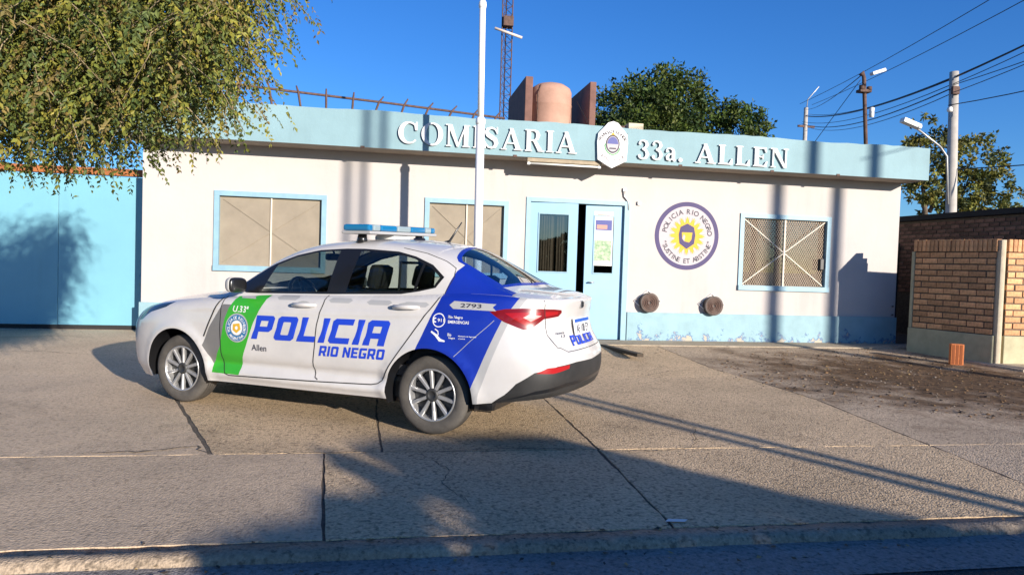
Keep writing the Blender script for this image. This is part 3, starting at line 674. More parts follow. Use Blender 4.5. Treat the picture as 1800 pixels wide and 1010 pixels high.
em.mi=1; V,T=cdt([[(ec-.085,ez-.04),(ec-.06,ez+.03),(ec-.03,ez-.01),(ec-.05,ez-.09)]]); flat(em,V,T,wallmap(.0095))
em.mi=2; V,T=cdt([inn]); flat(em,V,T,wallmap(.0085))
em.mi=3
for V,T in arc_text('POLICIA RIO NEGRO',ec,ez,.37,.086,R(168),R(8)): flat(em,V,T,wallmap(.006))
for V,T in arc_text('"SUSTINE ET ABSTINE"',ec,ez,.462,.082,R(196),R(346),False): flat(em,V,T,wallmap(.006))
em.build('painted_emblem',[M['purple'],M['emblem_white'],M['yellow'],M['ink']],st)
# conduit, junction stub, hairline drips
cb=MB(); cb.tube([(3.84,YW-.02,2.62),(3.86,YW-.03,2.52),(3.93,YW-.02,2.44),(3.94,YW-.02,2.30)],.012,6); cb.build('cable',M['steel'],st)
for x,z in ((4.12,2.42),(3.86,2.63)):
    s=MB(); s.bbox(x-.03,x+.03,YW-.04,YW+.001,z-.03,z+.03,.008); s.build('junction_box',M['steel'],st)
for x in (-.4,1.9,4.6,6.2,7.4):
    s=MB(); s.bbox(x-.03,x+.03,YF-.012,YF+.002,2.985,3.02,.006); s.build('drip_spout',M['rust'],st)
lt=MB(); lt.bbox(2.10,3.30,YF+.02,YF+.12,2.935,3.0,.01); lt=lt.build('tube_lamp',mat('aged_metal',(.30,.24,.16),.7,var=.2,vscale=10)); tag(lt,'pale fluorescent batten lamp fixed under the blue fascia','lamp')
s=MB(); s.tube([(2.14,YF+.07,2.917),(3.26,YF+.07,2.917)],.017,10); s.build('tube',M['lamp_white'],lt)
for x in (2.13,3.27): 
    s=MB(); s.box(x-.02,x+.02,YF+.045,YF+.095,2.895,2.934); s.build('end_cap',M['white'],lt)
# crest shield on the fascia
cs=thing('crest_sign','white police crest shield standing proud of the blue fascia','sign',(3.44,10.80,2.9))
cx=3.44
sh=[(cx-.235,3.02),(cx-.12,2.955),(cx,2.895),(cx+.12,2.955),(cx+.235,3.02),(cx+.25,3.30),(cx+.235,3.43),(cx+.15,3.52),(cx+.08,3.60),(cx,3.625),(cx-.08,3.60),(cx-.15,3.52),(cx-.235,3.43),(cx-.25,3.30)]
V,T=cdt([sh]); mb=MB(); extrude(mb,V,T,lambda u,v,d:(u,YF-.005-d,v),.05); mb.build('shield',M['letter'],cs)
mb=MB(); fm=lambda o_:(lambda x,z:(x,YF-.055-o_,z))
mb.mi=0; V,T=cdt([circ(cx,3.27,.115,.145,40)]); flat(mb,V,T,fm(.002))
mb.mi=1; V,T=cdt([circ(cx,3.27,.095,.12,40)]); flat(mb,V,T,fm(.004))
mb.mi=2; V,T=cdt([circ(cx,3.27,.088,.11,40,0,math.pi)+[(cx-.088,3.27)]]); flat(mb,V,T,fm(.006))
mb.mi=3; V,T=cdt([[(cx-.06,3.19),(cx+.06,3.19),(cx+.05,3.21),(cx-.05,3.21)]]); flat(mb,V,T,fm(.006))
mb.mi=4; V,T=cdt([[(cx-.04,3.40),(cx,3.45),(cx+.04,3.40),(cx,3.415)]]); flat(mb,V,T,fm(.006))
mb.mi=0
mb.mi=5
V,T=cdt(stroke([(cx-.118+.0,3.27)]+[(cx+.13*math.cos(R(a_)),3.265+.16*math.sin(R(a_))) for a_ in range(190,355,15)],[.02]*12)); flat(mb,V,T,fm(.003))
mb.mi=3
for V,T in arc_text('PROVINCIA DE RIO NEGRO',cx,3.22,.215,.05,R(152),R(28)): flat(mb,V,T,fm(.002))
for V,T in arc_text('POLICIA',cx,3.32,.325,.055,R(236),R(304),False): flat(mb,V,T,fm(.002))
mb.build('printed_crest',[M['ink'],M['emblem_white'],M['navy'],M['ink'],M['yellow'],M['green_ink']],cs)

# ================================================================== gate on the left
gt=thing('sheet_gate','tall turquoise sheet metal gate beside the white wall','gate',(-5.5,11.85,.15))
xs=[-9.6,-8.1,-6.4,-4.92,-3.66]
for a,b in zip(xs,xs[1:]):
    p=MB(); p.bbox(a+.003,b-.003,11.845,11.875,.20,2.48,.004); p.build('gate_panel',M['gate'],gt)
p=MB(); p.box(-9.6,-3.62,11.80,11.92,2.495,2.60); p.build('beam',M['orange'],gt)
p=MB(); p.box(-3.655,-3.60,11.83,11.91,.1,2.49); p.build('post',M['gate'],gt)
p=MB(); p.box(-9.6,-3.66,11.85,11.87,.10,.195); p.build('bottom_rail',M['dark'],gt)
p=MB(); p.bbox(-3.78,-3.70,11.80,11.844,.85,.97,.01); p.build('lock',M['gate'],gt)

# ================================================================== brick enclosure and boundary wall on the right
def brick_mesh(l,d,h,name):
    mb=MB(); mb.bbox(-l/2,l/2,-d/2,d/2,-h/2,h/2,.006)
    me=bpy.data.meshes.new(name); me.from_pydata(mb.v,[],mb.f); return me
BM=brick_mesh(.246,.09,.078,'brick'); BM.materials.append(M['brick'])
BMh=brick_mesh(.112,.09,.078,'brick'); BMh.materials.append(M['brick'])
BS=brick_mesh(.060,.13,.185,'brick'); BS.materials.append(M['brick'])
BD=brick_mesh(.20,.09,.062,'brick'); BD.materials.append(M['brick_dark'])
rb=random.Random(9)
def brick(me,parent,pos,ang,jit=.004):
    o=bpy.data.objects.new('brick',me); COL.objects.link(o); o.parent=parent
    o.location=Vector(pos)-parent.location+Vector((rb.uniform(-jit,jit),rb.uniform(-jit,jit),rb.uniform(-jit,jit)*.4)); o.rotation_euler=(rb.uniform(-.01,.01),rb.uniform(-.012,.012),ang+rb.uniform(-.012,.012))
be=thing('brick_enclosure','low buff brick enclosure with soldier course cap and rendered base','wall',(9.05,9.35,.06))
PA=Vector((8.72,10.55,0)); PB=Vector((9.06,9.30,0)); PC=Vector((11.6,9.10,0))
def course_wall(parent,p,q,z0,z1,cap,me,meh,step,hs,core,thick=.09,zig=True):
    d=(q-p); L=d.length; d.normalize(); ang=math.atan2(d.y,d.x); nrm=Vector((d.y,-d.x,0))   # outward (towards the street)
    z=z0+hs/2; k=0
    if meh: step=L/round(L/step)
    while z<z1:
        x=(.5*step if k%2 else 0)
        if k%2 and meh:
            brick(meh,parent,p+d*(.25*step)+Vector((0,0,z)),ang); brick(meh,parent,p+d*(L-.25*step)+Vector((0,0,z)),ang)
        while x+step<=L+.004:
            brick(me,parent,p+d*(x+step/2)+Vector((0,0,z)),ang); x+=step
        z+=hs; k+=1
    c=MB(); a_=p+d*.0-nrm*(thick/2-.012); 
    ctr=(p+q)/2; Mx=Matrix.Translation((ctr.x,ctr.y,0))@Matrix.Rotation(ang,4,'Z')
    c.box(-L/2+.01,L/2-.01,-thick/2+.013,thick/2+.10,.0,z1+cap*.5,Mx); return c,ang,d,nrm,L
H0,H1=.50,1.76
c,ang,d,nrm,L=course_wall(be,PA,PB,H0,H1,.2,BM,BMh,.266,.0968,None)
c.build('mortar_core',M['mortar'],be)
n=int(L/.070)
for i in range(n+1): brick(BS,be,PA+d*(.02+i*.070)+Vector((0,0,H1+.10)),ang)
bs=MB(); ctr=(PA+PB)/2; Mx=Matrix.Translation((ctr.x,ctr.y,0))@Matrix.Rotation(ang,4,'Z'); bs.bbox(-L/2-.05,L/2+.03,-.075,.20,-.02,H0-.004,.01,Mx); bs.build('rendered_base',M['render_green'],be)
pl=MB(); pl.bbox(-L/2-.05,-L/2+.004,-.058,.15,H0-.002,H1+.0,.008,Mx); pl.build('corner_pilaster',M['render_green'],be)
c,ang2,d2,nrm2,L2=course_wall(be,PB+Vector((.14,0,0)),PC,H0,H1,.2,BM,BMh,.266,.0968,None)
c.build('mortar_core',M['mortar'],be)
for i in range(int(L2/.070)+1): brick(BS,be,PB+Vector((.17,0,0))+d2*(i*.070)+Vector((0,0,H1+.10)),ang2)
bs=MB(); q0=PB+Vector((.12,0,0)); ctr=(q0+PC)/2; Mx=Matrix.Translation((ctr.x,ctr.y,0))@Matrix.Rotation(ang2,4,'Z'); bs.bbox(-L2/2,L2/2,-.07,.20,-.02,H0-.004,.01,Mx); bs.build('rendered_base',M['render_green'],be)
pl=MB(); pl.bbox(PB.x-.012,PB.x+.075,PB.y-.075,PB.y+.03,0,H1+.18,.01); pl.build('corner_post',mat('render_buff',(.55,.46,.32),.85,var=.12,vscale=8,bump=.2),be)
bw=thing('boundary_wall','dark shaded brick boundary wall behind the buff enclosure','wall',(10.6,11,.0))
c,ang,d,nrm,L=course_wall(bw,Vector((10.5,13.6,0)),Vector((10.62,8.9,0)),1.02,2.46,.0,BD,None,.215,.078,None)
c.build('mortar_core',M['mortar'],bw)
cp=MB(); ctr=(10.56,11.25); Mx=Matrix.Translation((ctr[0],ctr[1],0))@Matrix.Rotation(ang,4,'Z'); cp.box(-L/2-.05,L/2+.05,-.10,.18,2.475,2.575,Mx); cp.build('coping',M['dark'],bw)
ig=thing('iron_gate','black sheet iron gate in the narrow gap beside the station','gate',(9.8,13.2,.1))
p=MB(); p.box(9.04,10.44,13.16,13.2,.12,1.98); p.build('panel',M['black'],ig)
for x in (9.07,9.75,10.40):
    p=MB(); p.box(x-.025,x+.025,13.12,13.159,.1,2.02); p.build('rail',M['black'],ig)
for z in (.95,1.1): 
    p=MB(); p.tube([(9.0,12.4,z-.2),(9.0-.05,12.35,z-.2)],.02,6); p.tube([(9.03,11.9,z-.3),(8.97,11.36,z-.3),(8.93,11.35,z-.3)],.010,6); p.build('latch',M['black'],ig)
hb=thing('hollow_brick','upright orange hollow clay brick on the ground by the enclosure','brick',(8.42,9.28,.055))
p=MB(); Mx=Matrix.Translation((8.42,9.28,gz(9.28)))@Matrix.Rotation(R(-28),4,'Z')
p.bbox(-.085,.085,-.06,.06,.0,.31,.006,Mx); p.build('body',M['brick_orange'],hb)
for k in range(3):
    p=MB(); p.box(-.07+k*.05,-.035+k*.05,-.0625,-.0585,.01,.30,Mx); p.build('groove',mat('groove',(.25,.07,.02),.9),hb)

# ================================================================== flagpole
fp=thing('flagpole','white steel flagpole standing before the station behind the car','flagpole',(1.20,9.6,gz(9.6)))
p=MB(); p.tube([(1.22,9.6,.05),(1.195,9.6,3.25)],.058,16); p.build('lower_tube',M['white'],fp)
p=MB(); p.tube([(1.195,9.6,3.25),(1.175,9.6,4.80)],.043,16); p.build('middle_tube',M['white'],fp)
p=MB(); p.tube([(1.175,9.6,4.80),(1.15,9.6,6.6)],.034,16); p.build('upper_tube',M['white'],fp)
for z,r,x in ((3.25,.064,1.195),(4.80,.05,1.175)):
    p=MB(); p.lathe([(r*.8,-.05),(r,-.045),(r*1.08,-.01),(r,.03),(r*.75,.05)],Matrix.Translation((x,9.6,z)),16); p.build('collar',M['white'],fp)
p=MB(); p.lathe([(.0,0),(.05,.02),(.06,.06),(.04,.1),(0,.11)],Matrix.Translation((1.15,9.6,6.58)),16); p.build('finial',M['white'],fp)
p=MB(); p.bbox(1.07,1.37,9.45,9.75,.03,.12,.02); p.build('footing',M['kerb'],fp)

# ================================================================== roof-top things
tk=thing('water_tank','terracotta cylindrical water tank on the flat roof between brown slabs','tank',(3.4,15.2,3.3))
p=MB(); p.lathe([(.46,3.3),(.465,4.3),(.475,4.32),(.465,4.36),(.462,4.75),(.472,4.77),(.46,4.80),(.455,5.06),(.42,5.14),(.30,5.22),(.12,5.27),(0,5.28)],Matrix.Translation((3.4,15.2,0)),40); p.build('drum',M['tank'],tk)
p=MB(); p.tube([(3.06,14.86,3.4),(3.05,14.85,4.95),(3.12,14.9,5.15)],.018,6); p.build('pipe',M['rust'],tk)
for (x0,x1,y0,y1,h) in ((2.76,2.92,14.75,16.9,5.27),(4.20,4.34,14.9,16.9,5.30)):
    p=MB(); p.bbox(x0,x1,y0,y1,3.3,h,.015); p.build('side_slab',M['tank_panel'],tk)
p=MB(); p.tube([(3.92,14.9,4.85),(3.98,14.6,4.55),(4.02,14.2,4.2),(3.72,10.98,3.56),(3.68,10.84,3.45),(3.69,10.83,3.22)],.008,5)
tag(p.build('roof_cable',M['wire']),'thin black cable dropping from the water tank to the crest','cable')
bx=thing('roof_box','small cream box on the roof behind the crest sign','box',(4.9,13.9,3.3))
p=MB(); p.bbox(4.72,5.03,13.8,14.1,3.3,4.25,.01); p.build('body',mat('cream',(.60,.52,.36),.8,var=.1),bx)
p=MB(); p.bbox(4.30,4.70,13.9,14.0,4.10,4.20,.01); p.build('arm',M['rust'],bx)
ms=thing('lattice_mast','slender rust-brown lattice radio mast rising behind the station roof','mast',(2.85,18,3.2))
mr=.15
def mleg(k,z): 
    a_=R(90+120*k); r_m=mr*(1 if z<5 else 1); return (2.85-.004*(z-3)+r_m*math.cos(a_),18+r_m*math.sin(a_),z)
for k in range(3):
    p=MB(); p.tube([mleg(k,3.2),mleg(k,10.5)],.016,5); p.build('leg',M['rust'],ms)
p=MB(); z=3.2; i=0
while z<10.3:
    for k in range(3): p.tube([mleg(k,z),mleg((k+1)%3,z+.22)],.007,4); p.tube([mleg(k,z+.22),mleg((k+1)%3,z+.22)],.006,4)
    z+=.22
p.build('lacing',M['rust'],ms)['kind']='stuff'
p=MB(); p.tube([(2.50,17.8,7.20),(3.20,17.8,7.02)],.035,8); p.build('antenna_arm',mat('arm_grey',(.6,.5,.42),.6),ms)
p=MB(); p.bbox(2.72,2.98,17.82,18.1,7.3,7.55,.02); p.build('bracket',M['rust'],ms)
rfz=thing('roof_fence','dark rail with slanted spikes along the roof edge','fence',(-1,13.2,3.3))
A=Vector((-3.6,12.5,4.22)); B=Vector((2.3,14.5,4.31))
p=MB(); p.tube([A,A.lerp(B,.3),A.lerp(B,.6)+Vector((0,0,.01)),B],.022,6); p.build('rail',M['rust'],rfz)
for i in range(13):
    t=.02+i*.079; q=A.lerp(B,t); r_=random.Random(i); lean=r_.uniform(-.03,.06)+(.08 if i>6 else -.03)
    p=MB(); p.tube([q+Vector((-lean*4,0,-.9)),q+Vector((0,-.02,0)),q+Vector((lean,0,.11+.02*r_.random()))],[.022,.022,.014],5); p.build('spike',M['rust'],rfz)

# ================================================================== leaves and trees
def leafmesh(name, leaves, parent=None, world=True):
    """leaves: (p, dir, nrm, len, wid, col)"""
    V=[];Fc=[];C=[]
    off=Vector((0,0,0))
    if parent is not None: off=parent.location
    for p,d,nr,l,w_,c in leaves:
        s=d.cross(nr).normalized()*w_/2; n=len(V); m=p+d*(l*.45); p=p-off; m=m-off
        V+=[p[:],(m+s+nr*.12*l)[:],(p+d*l)[:],(m-s+nr*.12*l)[:]]; Fc.append((n,n+1,n+2)); Fc.append((n,n+2,n+3)); C+=[(*c,1)]*4
    me=bpy.data.meshes.new(name); me.from_pydata(V,[],Fc)
    at=me.color_attributes.new('leafcol','FLOAT_COLOR','POINT'); flatc=[x for c in C for x in c]; at.data.foreach_set('color',flatc)
    me.materials.append(M['leaf']); o=bpy.data.objects.new(name,me); COL.objects.link(o)
    if parent is not None: o.parent=parent
    return o
def rvec(r):
    while True:
        v=Vector((r.uniform(-1,1),r.uniform(-1,1),r.uniform(-1,1)))
        if .05<v.length<1: return v.normalized()
def hsvj(c,r,a=.3): k=1+r.uniform(-a,a); h=r.uniform(-.12,.12); return (min(1,c[0]*k*(1+h)),min(1,c[1]*k),min(1,c[2]*k*(1-h)))

# street tree hanging in from the left
stt=thing('street_tree','olive leaved street tree hanging over the left of the pavement','tree',(-4.3,4.6,.02))
r=random.Random(21)
from mathutils import noise as mnoise
p=MB(); p.tube([(-4.3,4.6,-.1),(-4.28,4.6,.8),(-4.2,4.62,1.7),(-4.05,4.6,2.5)],[.20,.16,.145,.13],12)
p.build('trunk',M['bark'],stt)
limbs=[[(-4.05,4.6,2.45),(-3.2,4.3,3.0),(-2.1,4.0,3.2),(-1.2,3.9,3.0),(-.8,3.9,2.75)],[(-4.05,4.6,2.4),(-3.3,4.1,2.8),(-2.3,3.6,2.7),(-1.35,3.6,2.5)],[(-4.05,4.6,2.5),(-3.2,5.0,3.1),(-2.1,4.5,3.0),(-1.2,4.4,2.6)],[(-4.05,4.6,2.5),(-4.6,4.9,3.2),(-5.0,5.0,3.7)],[(-4.0,4.6,2.5),(-3.5,4.6,3.5),(-2.8,4.6,4.1)]]
for L_ in limbs:
    p=MB(); p.tube(L_,[.09,.06,.035,.016,.008][:len(L_)],8); p.build('limb',M['bark'],stt)
def zmin(x):
    return interp([(-4.6,2.0),(-3.0,1.74),(-2.1,1.68),(-1.8,1.66),(-1.42,1.73),(-1.36,1.90),(-1.10,1.87),(-.97,1.97),(-.88,2.25),(-.82,2.5),(-.74,2.8),(-.6,3.4)],x)
pal=[(.20,.20,.035),(.14,.16,.03),(.25,.23,.04),(.09,.12,.03),(.20,.15,.05),(.11,.14,.04),(.16,.18,.035)]
lv=[]; tw=MB()
for i in range(8600):
    x=r.uniform(-3.7,-.72) if i%3 else r.uniform(-2.3,-.76)
    y=3.95+r.gauss(0,.36); fy=y/4.4
    zm=1.35+(zmin(x)-1.35)*fy; x*=fy
    L_=r.uniform(.22,.62); z=zm+L_*.85+abs(r.gauss(0,.55))+(0 if r.random()<.5 else r.uniform(0,.9))
    if z>3.9: z=r.uniform(zm+L_,3.6)
    st0=Vector((x,y,z)); dr_=Vector((r.uniform(-.9,.9),r.uniform(-.8,.6),-1)).normalized(); curl=Vector((r.uniform(-1.2,.8),r.uniform(-1,1),r.uniform(.2,1.3)))
    pts=[]; q=st0.copy(); dd=(dr_+curl*.8).normalized()
    n=int(L_/.024)
    for k in range(n):
        dd=(dd+Vector((0,0,-.07))+rvec(r)*.16).normalized(); q=q+dd*.024; 
        if q.z<zm-.06: break
        pts.append(q.copy())
    if len(pts)<4: continue
    if i%7==0: tw.tube([pts[0],pts[len(pts)//2],pts[-1]],[.0035,.0025,.0012],3,cap=False)
    base=r.choice(pal); nz=.62+.8*(.5+.5*mnoise.noise(Vector((x,y,z))*3.2)); base=tuple(q_*nz for q_ in base)
    for k,q in enumerate(pts):
        for sgn in (1,-1):
            if r.random()<.22: continue
            side=dd.cross(Vector((0,0,1)))+rvec(r)*.3; side=side.normalized()*sgn
            d_=(side*.8+dd*.5+Vector((0,0,-.45))+rvec(r)*.35).normalized(); nr=rvec(r)
            nr=(nr-d_*nr.dot(d_)).normalized()
            l=r.uniform(.015,.035); lv.append((q,d_,nr,l,l*r.uniform(.42,.55),hsvj(base,r,.35)))
tw.build('twigs',M['twig'],stt)['kind']='stuff'
lf=leafmesh('crown',lv,stt); lf['kind']='stuff'

def crown(blobs, n, size, pal, r, shell=.55):
    out=[]; tot=sum(b[3]*b[4]*b[5] for b in blobs)
    for b in blobs:
        m=int(n*b[3]*b[4]*b[5]/tot); cl=max(8,m//26); cs=[]
        for _ in range(cl):
            v=rvec(r); k=r.uniform(shell,1.0)**.6; cs.append((Vector((b[0]+v.x*b[3]*k,b[1]+v.y*b[4]*k,b[2]+v.z*b[5]*k)),hsvj(r.choice(pal),r,.3),v))
        for _ in range(m):
            c,co,v=r.choice(cs); p_=c+rvec(r)*(min(b[3:6])*.22*r.random()**.5)
            d_=(rvec(r)+v*.5+Vector((0,0,-.2))).normalized(); nr=(rvec(r)+v*.4); nr=(nr-d_*nr.dot(d_)).normalized()
            l=size*r.uniform(.6,1.3); out.append((p_,d_,nr,l,l*.55,hsvj(co,r,.25)))
    return out
def tree(name,label,base,blobs,n,size,pal,seed,trunk,limbs_=(),group=None,shell=.55,stuff=True):
    t=thing(name,label,'tree',base,group); r=random.Random(seed)
    p=MB(); p.tube([Vector(base)+Vector((0,0,-.1))]+[Vector(q[:3]) for q in trunk],[trunk[0][3]*1.2]+[q[3] for q in trunk],10); p.build('trunk',M['bark'],t)
    for L_ in limbs_:
        p=MB(); p.tube([q[:3] for q in L_],[q[3] for q in L_],7); p.build('limb',M['bark'],t)
    o=leafmesh('crown',crown(blobs,n,size,pal,r,shell),t); o['kind']='stuff'; return t
tree('evergreen_tree','large dark green rounded tree behind the station roof','' or (12,30,-.16),
  [(10.6,30,7.6,2.2,2.0,2.0),(12.2,30,8.2,1.85,1.9,2.05),(11.2,29.6,6.6,2.6,2.2,1.9),(13.1,30,6.7,.95,1.2,1.5),(9.4,30,6.3,1.5,1.4,1.6),(12.9,29.5,5.5,1.9,1.8,1.7)],36000,.19,[(.075,.115,.02),(.05,.08,.018),(.095,.125,.025),(.035,.058,.016)],31,[(12,30,3,.3),(11.8,30,6,.2)],shell=.45)
tree('evergreen_tree','smaller dark green tree at the right shoulder of the large one','' or (15.2,29.5,-.16),
  [(15.1,29.5,7.0,1.45,1.3,1.9),(15.3,29.5,5.6,1.5,1.4,1.6),(14.6,29.3,5.6,1.0,1.2,1.1)],15000,.19,[(.075,.115,.022),(.05,.08,.02),(.11,.135,.03)],32,[(15.2,29.5,3,.25),(15.2,29.5,6,.12)],shell=.45)
# loose autumnal tree beside the utility pole
tb=(17.0,20,-.16)
tree('broadleaf_tree','loose yellow green tree with leaning limbs behind the concrete pole',tb,
  [(16.9,20,5.2,1.2,1.0,.8),(18.3,20,5.0,1.3,1.0,.9),(17.6,20,4.2,1.5,1.1,.8),(19.0,20,4.0,1.0,.9,.9),(16.4,20,6.0,.55,.5,.55),(18.6,19.7,3.3,1.4,.9,.7),(16.7,19.8,3.9,.9,.8,.7)],7600,.15,[(.19,.19,.04),(.12,.13,.03),(.21,.19,.04),(.08,.09,.03)],33,
  [(16.6,20,2.0,.16),(16.9,20,3.2,.12)],
  [[(16.6,20,2.2,.10),(17.4,20,3.3,.07),(18.3,20,4.4,.03)],[(16.8,20,3.0,.09),(16.6,20,4.4,.05),(16.4,20,5.8,.02)],[(16.7,20,2.6,.08),(17.8,20,3.0,.05),(18.9,20,3.6,.02)],[(16.9,20,3.4,.07),(17.5,20,4.6,.04),(17.9,20,5.4,.02)]],shell=.4)
tree('bare_tree','thinly leaved tree at the right edge of the sky',(19.6,17.5,-.16),
  [(19.2,17.5,5.3,.75,.7,1.0),(19.4,17.5,3.9,.6,.7,.7)],520,.10,[(.09,.08,.04),(.13,.11,.04)],34,[(19.7,17.5,3,.10),(19.5,17.5,4.5,.05)],
  [[(19.6,17.5,3.4,.05),(19.1,17.5,4.6,.03),(18.7,17.5,5.6,.01)],[(19.5,17.5,4.2,.04),(19.2,17.5,5.4,.02),(19.0,17.5,6.2,.008)],[(19.6,17.5,3.0,.04),(19.1,17.5,3.6,.02),(18.8,17.5,4.1,.01)]],shell=.2)

# ================================================================== poles, lamps and wires on the right
up=thing('utility_pole','pale concrete utility pole rising behind the dark brick wall','pole',(14.2,16,-.16))
p=MB(); p.tube([(14.25,16,-.16),(14.02,16,6.55)],[.15,.105],14); p.build('shaft',M['concrete_pole'],up)
p=MB(); p.bbox(13.86,14.06,15.82,15.9,5.95,6.15,.02); p.build('insulator_bracket',M['rust'],up)
p=MB(); p.lathe([(.0,0),(.06,.01),(.07,.06),(.05,.12),(0,.14)],Matrix.Translation((13.82,15.85,5.5)),12); p.build('insulator',M['lamp_white'],up)
p=MB(); p.tube([(13.95,15.9,3.2),(13.85,15.9,4.4),(13.6,15.85,4.62),(12.7,15.6,4.98)],.026,8); p.build('lamp_arm',M['steel'],up)
p=MB(); Mx=Matrix.Translation((12.5,15.55,5.06))@Matrix.Rotation(R(17),4,'Y'); p.bbox(-.26,.26,-.09,.09,-.05,.07,.03,Mx); p.build('lamp_head',M['lamp_white'],up)
rp=thing('roof_pole','dark steel pole with a white lamp standing behind the roof','pole',(9.8,13.5,3.3))
p=MB(); p.tube([(9.88,13.5,3.3),(9.70,13.5,5.45),(9.66,13.5,5.56),(9.62,13.5,5.50)],.040,10); p.build('shaft',M['rust'],rp)
p=MB(); p.bbox(9.58,9.84,13.42,13.58,5.14,5.20,.01); p.lathe([(0,0),(.05,0),(.05,.09),(0,.10)],Matrix.Translation((9.62,13.45,5.19)),10); p.lathe([(0,0),(.05,0),(.05,.07),(0,.08)],Matrix.Translation((9.80,13.45,5.19)),10); p.build('crossarm',M['rust'],rp)
p=MB(); Mx=Matrix.Translation((9.98,13.45,5.58))@Matrix.Rotation(R(-20),4,'Y'); p.bbox(-.16,.16,-.06,.06,-.035,.035,.02,Mx); p.build('lamp_head',M['lamp_white'],rp)
p=MB(); p.lathe([(0,0),(.045,.01),(.05,.2),(0,.22)],Matrix.Translation((9.86,13.42,4.62)),10); p.build('insulator',M['lamp_white'],rp)
fpz=thing('distant_pole','distant street pole with crossed insulators left of the roof pole','pole',(25,40,-.16))
p=MB(); p.tube([(25,40,-.16),(24.92,40,11.4)],[.16,.12],10); p.build('shaft',M['concrete_pole'],fpz)
p=MB(); p.box(24.4,25.5,39.9,40.0,10.2,10.32); p.build('crossarm',M['rust'],fpz)
p=MB(); p.tube([(24.92,40,10.6),(25.0,40,11.9),(25.4,39.5,12.6)],.03,6); p.build('lamp_arm',M['steel'],fpz)
def wire(a,b,sag,rad,label,group,n=14):
    a=Vector(a); b=Vector(b); pts=[]
    for i in range(n+1):
        t=i/n; q=a.lerp(b,t); q.z-=sag*4*t*(1-t); pts.append(q)
    p=MB(); p.tube(pts,rad,5); return tag(p.build('overhead_wire',M['wire']),label,'wire',group)
G='overhead wires over the right of the street'
T1=Vector((14.02,16,6.4)); E1=Vector((24.92,40,11.2))
wire(T1,(24.92,40,10.9),.35,.03,'thick twisted overhead cable from the concrete pole into the distance',G)
wire(T1,(10.6,1.5,7.2),.25,.02,'thick twisted overhead cable from the concrete pole towards the viewer',G)
wire((13.9,16,6.1),(24.7,40,10.4),.5,.018,'thin overhead wire just under the thick cable to the distance',G)
wire((13.95,16,6.2),(11.6,1.5,6.6),.3,.010,'thin overhead wire running from the pole top to the upper right',G)
wire((13.9,16,5.7),(12.5,2,5.6),.35,.012,'slack overhead wire below the others right of the pole',G)
for k,(dz,dx) in enumerate(((.10,.05),(-.12,-.05),(-.28,.1))):
    wire((14.02+dx,16,6.35+dz),(24.92+dx*4,40,10.8+dz*2.2),.36+.05*k,.012,['strand hugging the top of the thick cable to the distance','strand hugging the underside of the thick cable to the distance','strand sagging lowest under the thick cable to the distance'][k],G)
    wire((14.02+dx,16,6.35+dz),(10.6+dx*3,1.5,7.15+dz*.9),.25+.03*k,.010,['strand hugging the top of the near thick cable at the right','strand hugging the underside of the near thick cable at the right','strand sagging lowest under the near thick cable at the right'][k],G)
wire((24.5,40,11.6),(13.0,4,9.2),.4,.014,'uppermost thin overhead wire passing clear of the pole',G)
wire((25.3,40,11.6),(12.6,3,8.4),.4,.014,'second highest thin overhead wire passing clear of the pole',G)
wire((9.64,13.5,5.5),(24.9,40,11.3),.2,.010,'pale drop wire from the roof pole lamp to the distant pole',None)
wire((14.1,16,4.1),(17.5,9,4.4),.15,.014,'single low wire crossing the sky right of the pole',None)
wire((9.62,13.5,5.4),(9.15,15.5,3.4),0,.007,'thin stay wire slanting from the roof pole down to the roof',None)

# ================================================================== things across the street that throw the shadows (out of frame)
TE=math.tan(SUN_EL); HS=math.hypot(SX,SY)
def upsun(x,y,z,Y):
    k=(y-Y)/(-SY); return Vector((x+SX*k,Y,z+k*TE))
YP=-6.0
def street_post(x,rad,h,label,group,off=0):
    t=thing('street_post',label,'post',(x,YP,-.16),group)
    p=MB(); p.tube([(x,YP,-.16),(x,YP,h)],[rad,rad*.8],12); p.build('shaft',M['concrete_pole'],t)
    p=MB(); p.lathe([(rad*.85,0),(rad*.9,.03),(0,.06)],Matrix.Translation((x,YP,h-.02)),12); p.build('cap',M['concrete_pole'],t); return t
q=upsun(3.66,3.52,.02,YP)
street_post(q.x-.12,.065,8.6,'slim left post of the twin posts across the street','posts across the street')
street_post(q.x+.12,.065,8.6,'slim right post of the twin posts across the street','posts across the street')
q=upsun(6.64,YW,1,YP); street_post(q.x,.13,9.5,'tall post across the street opposite the barred window','posts across the street')
q=upsun(7.78,YW,1,YP); street_post(q.x,.13,9.5,'tall post across the street opposite the wall corner','posts across the street')
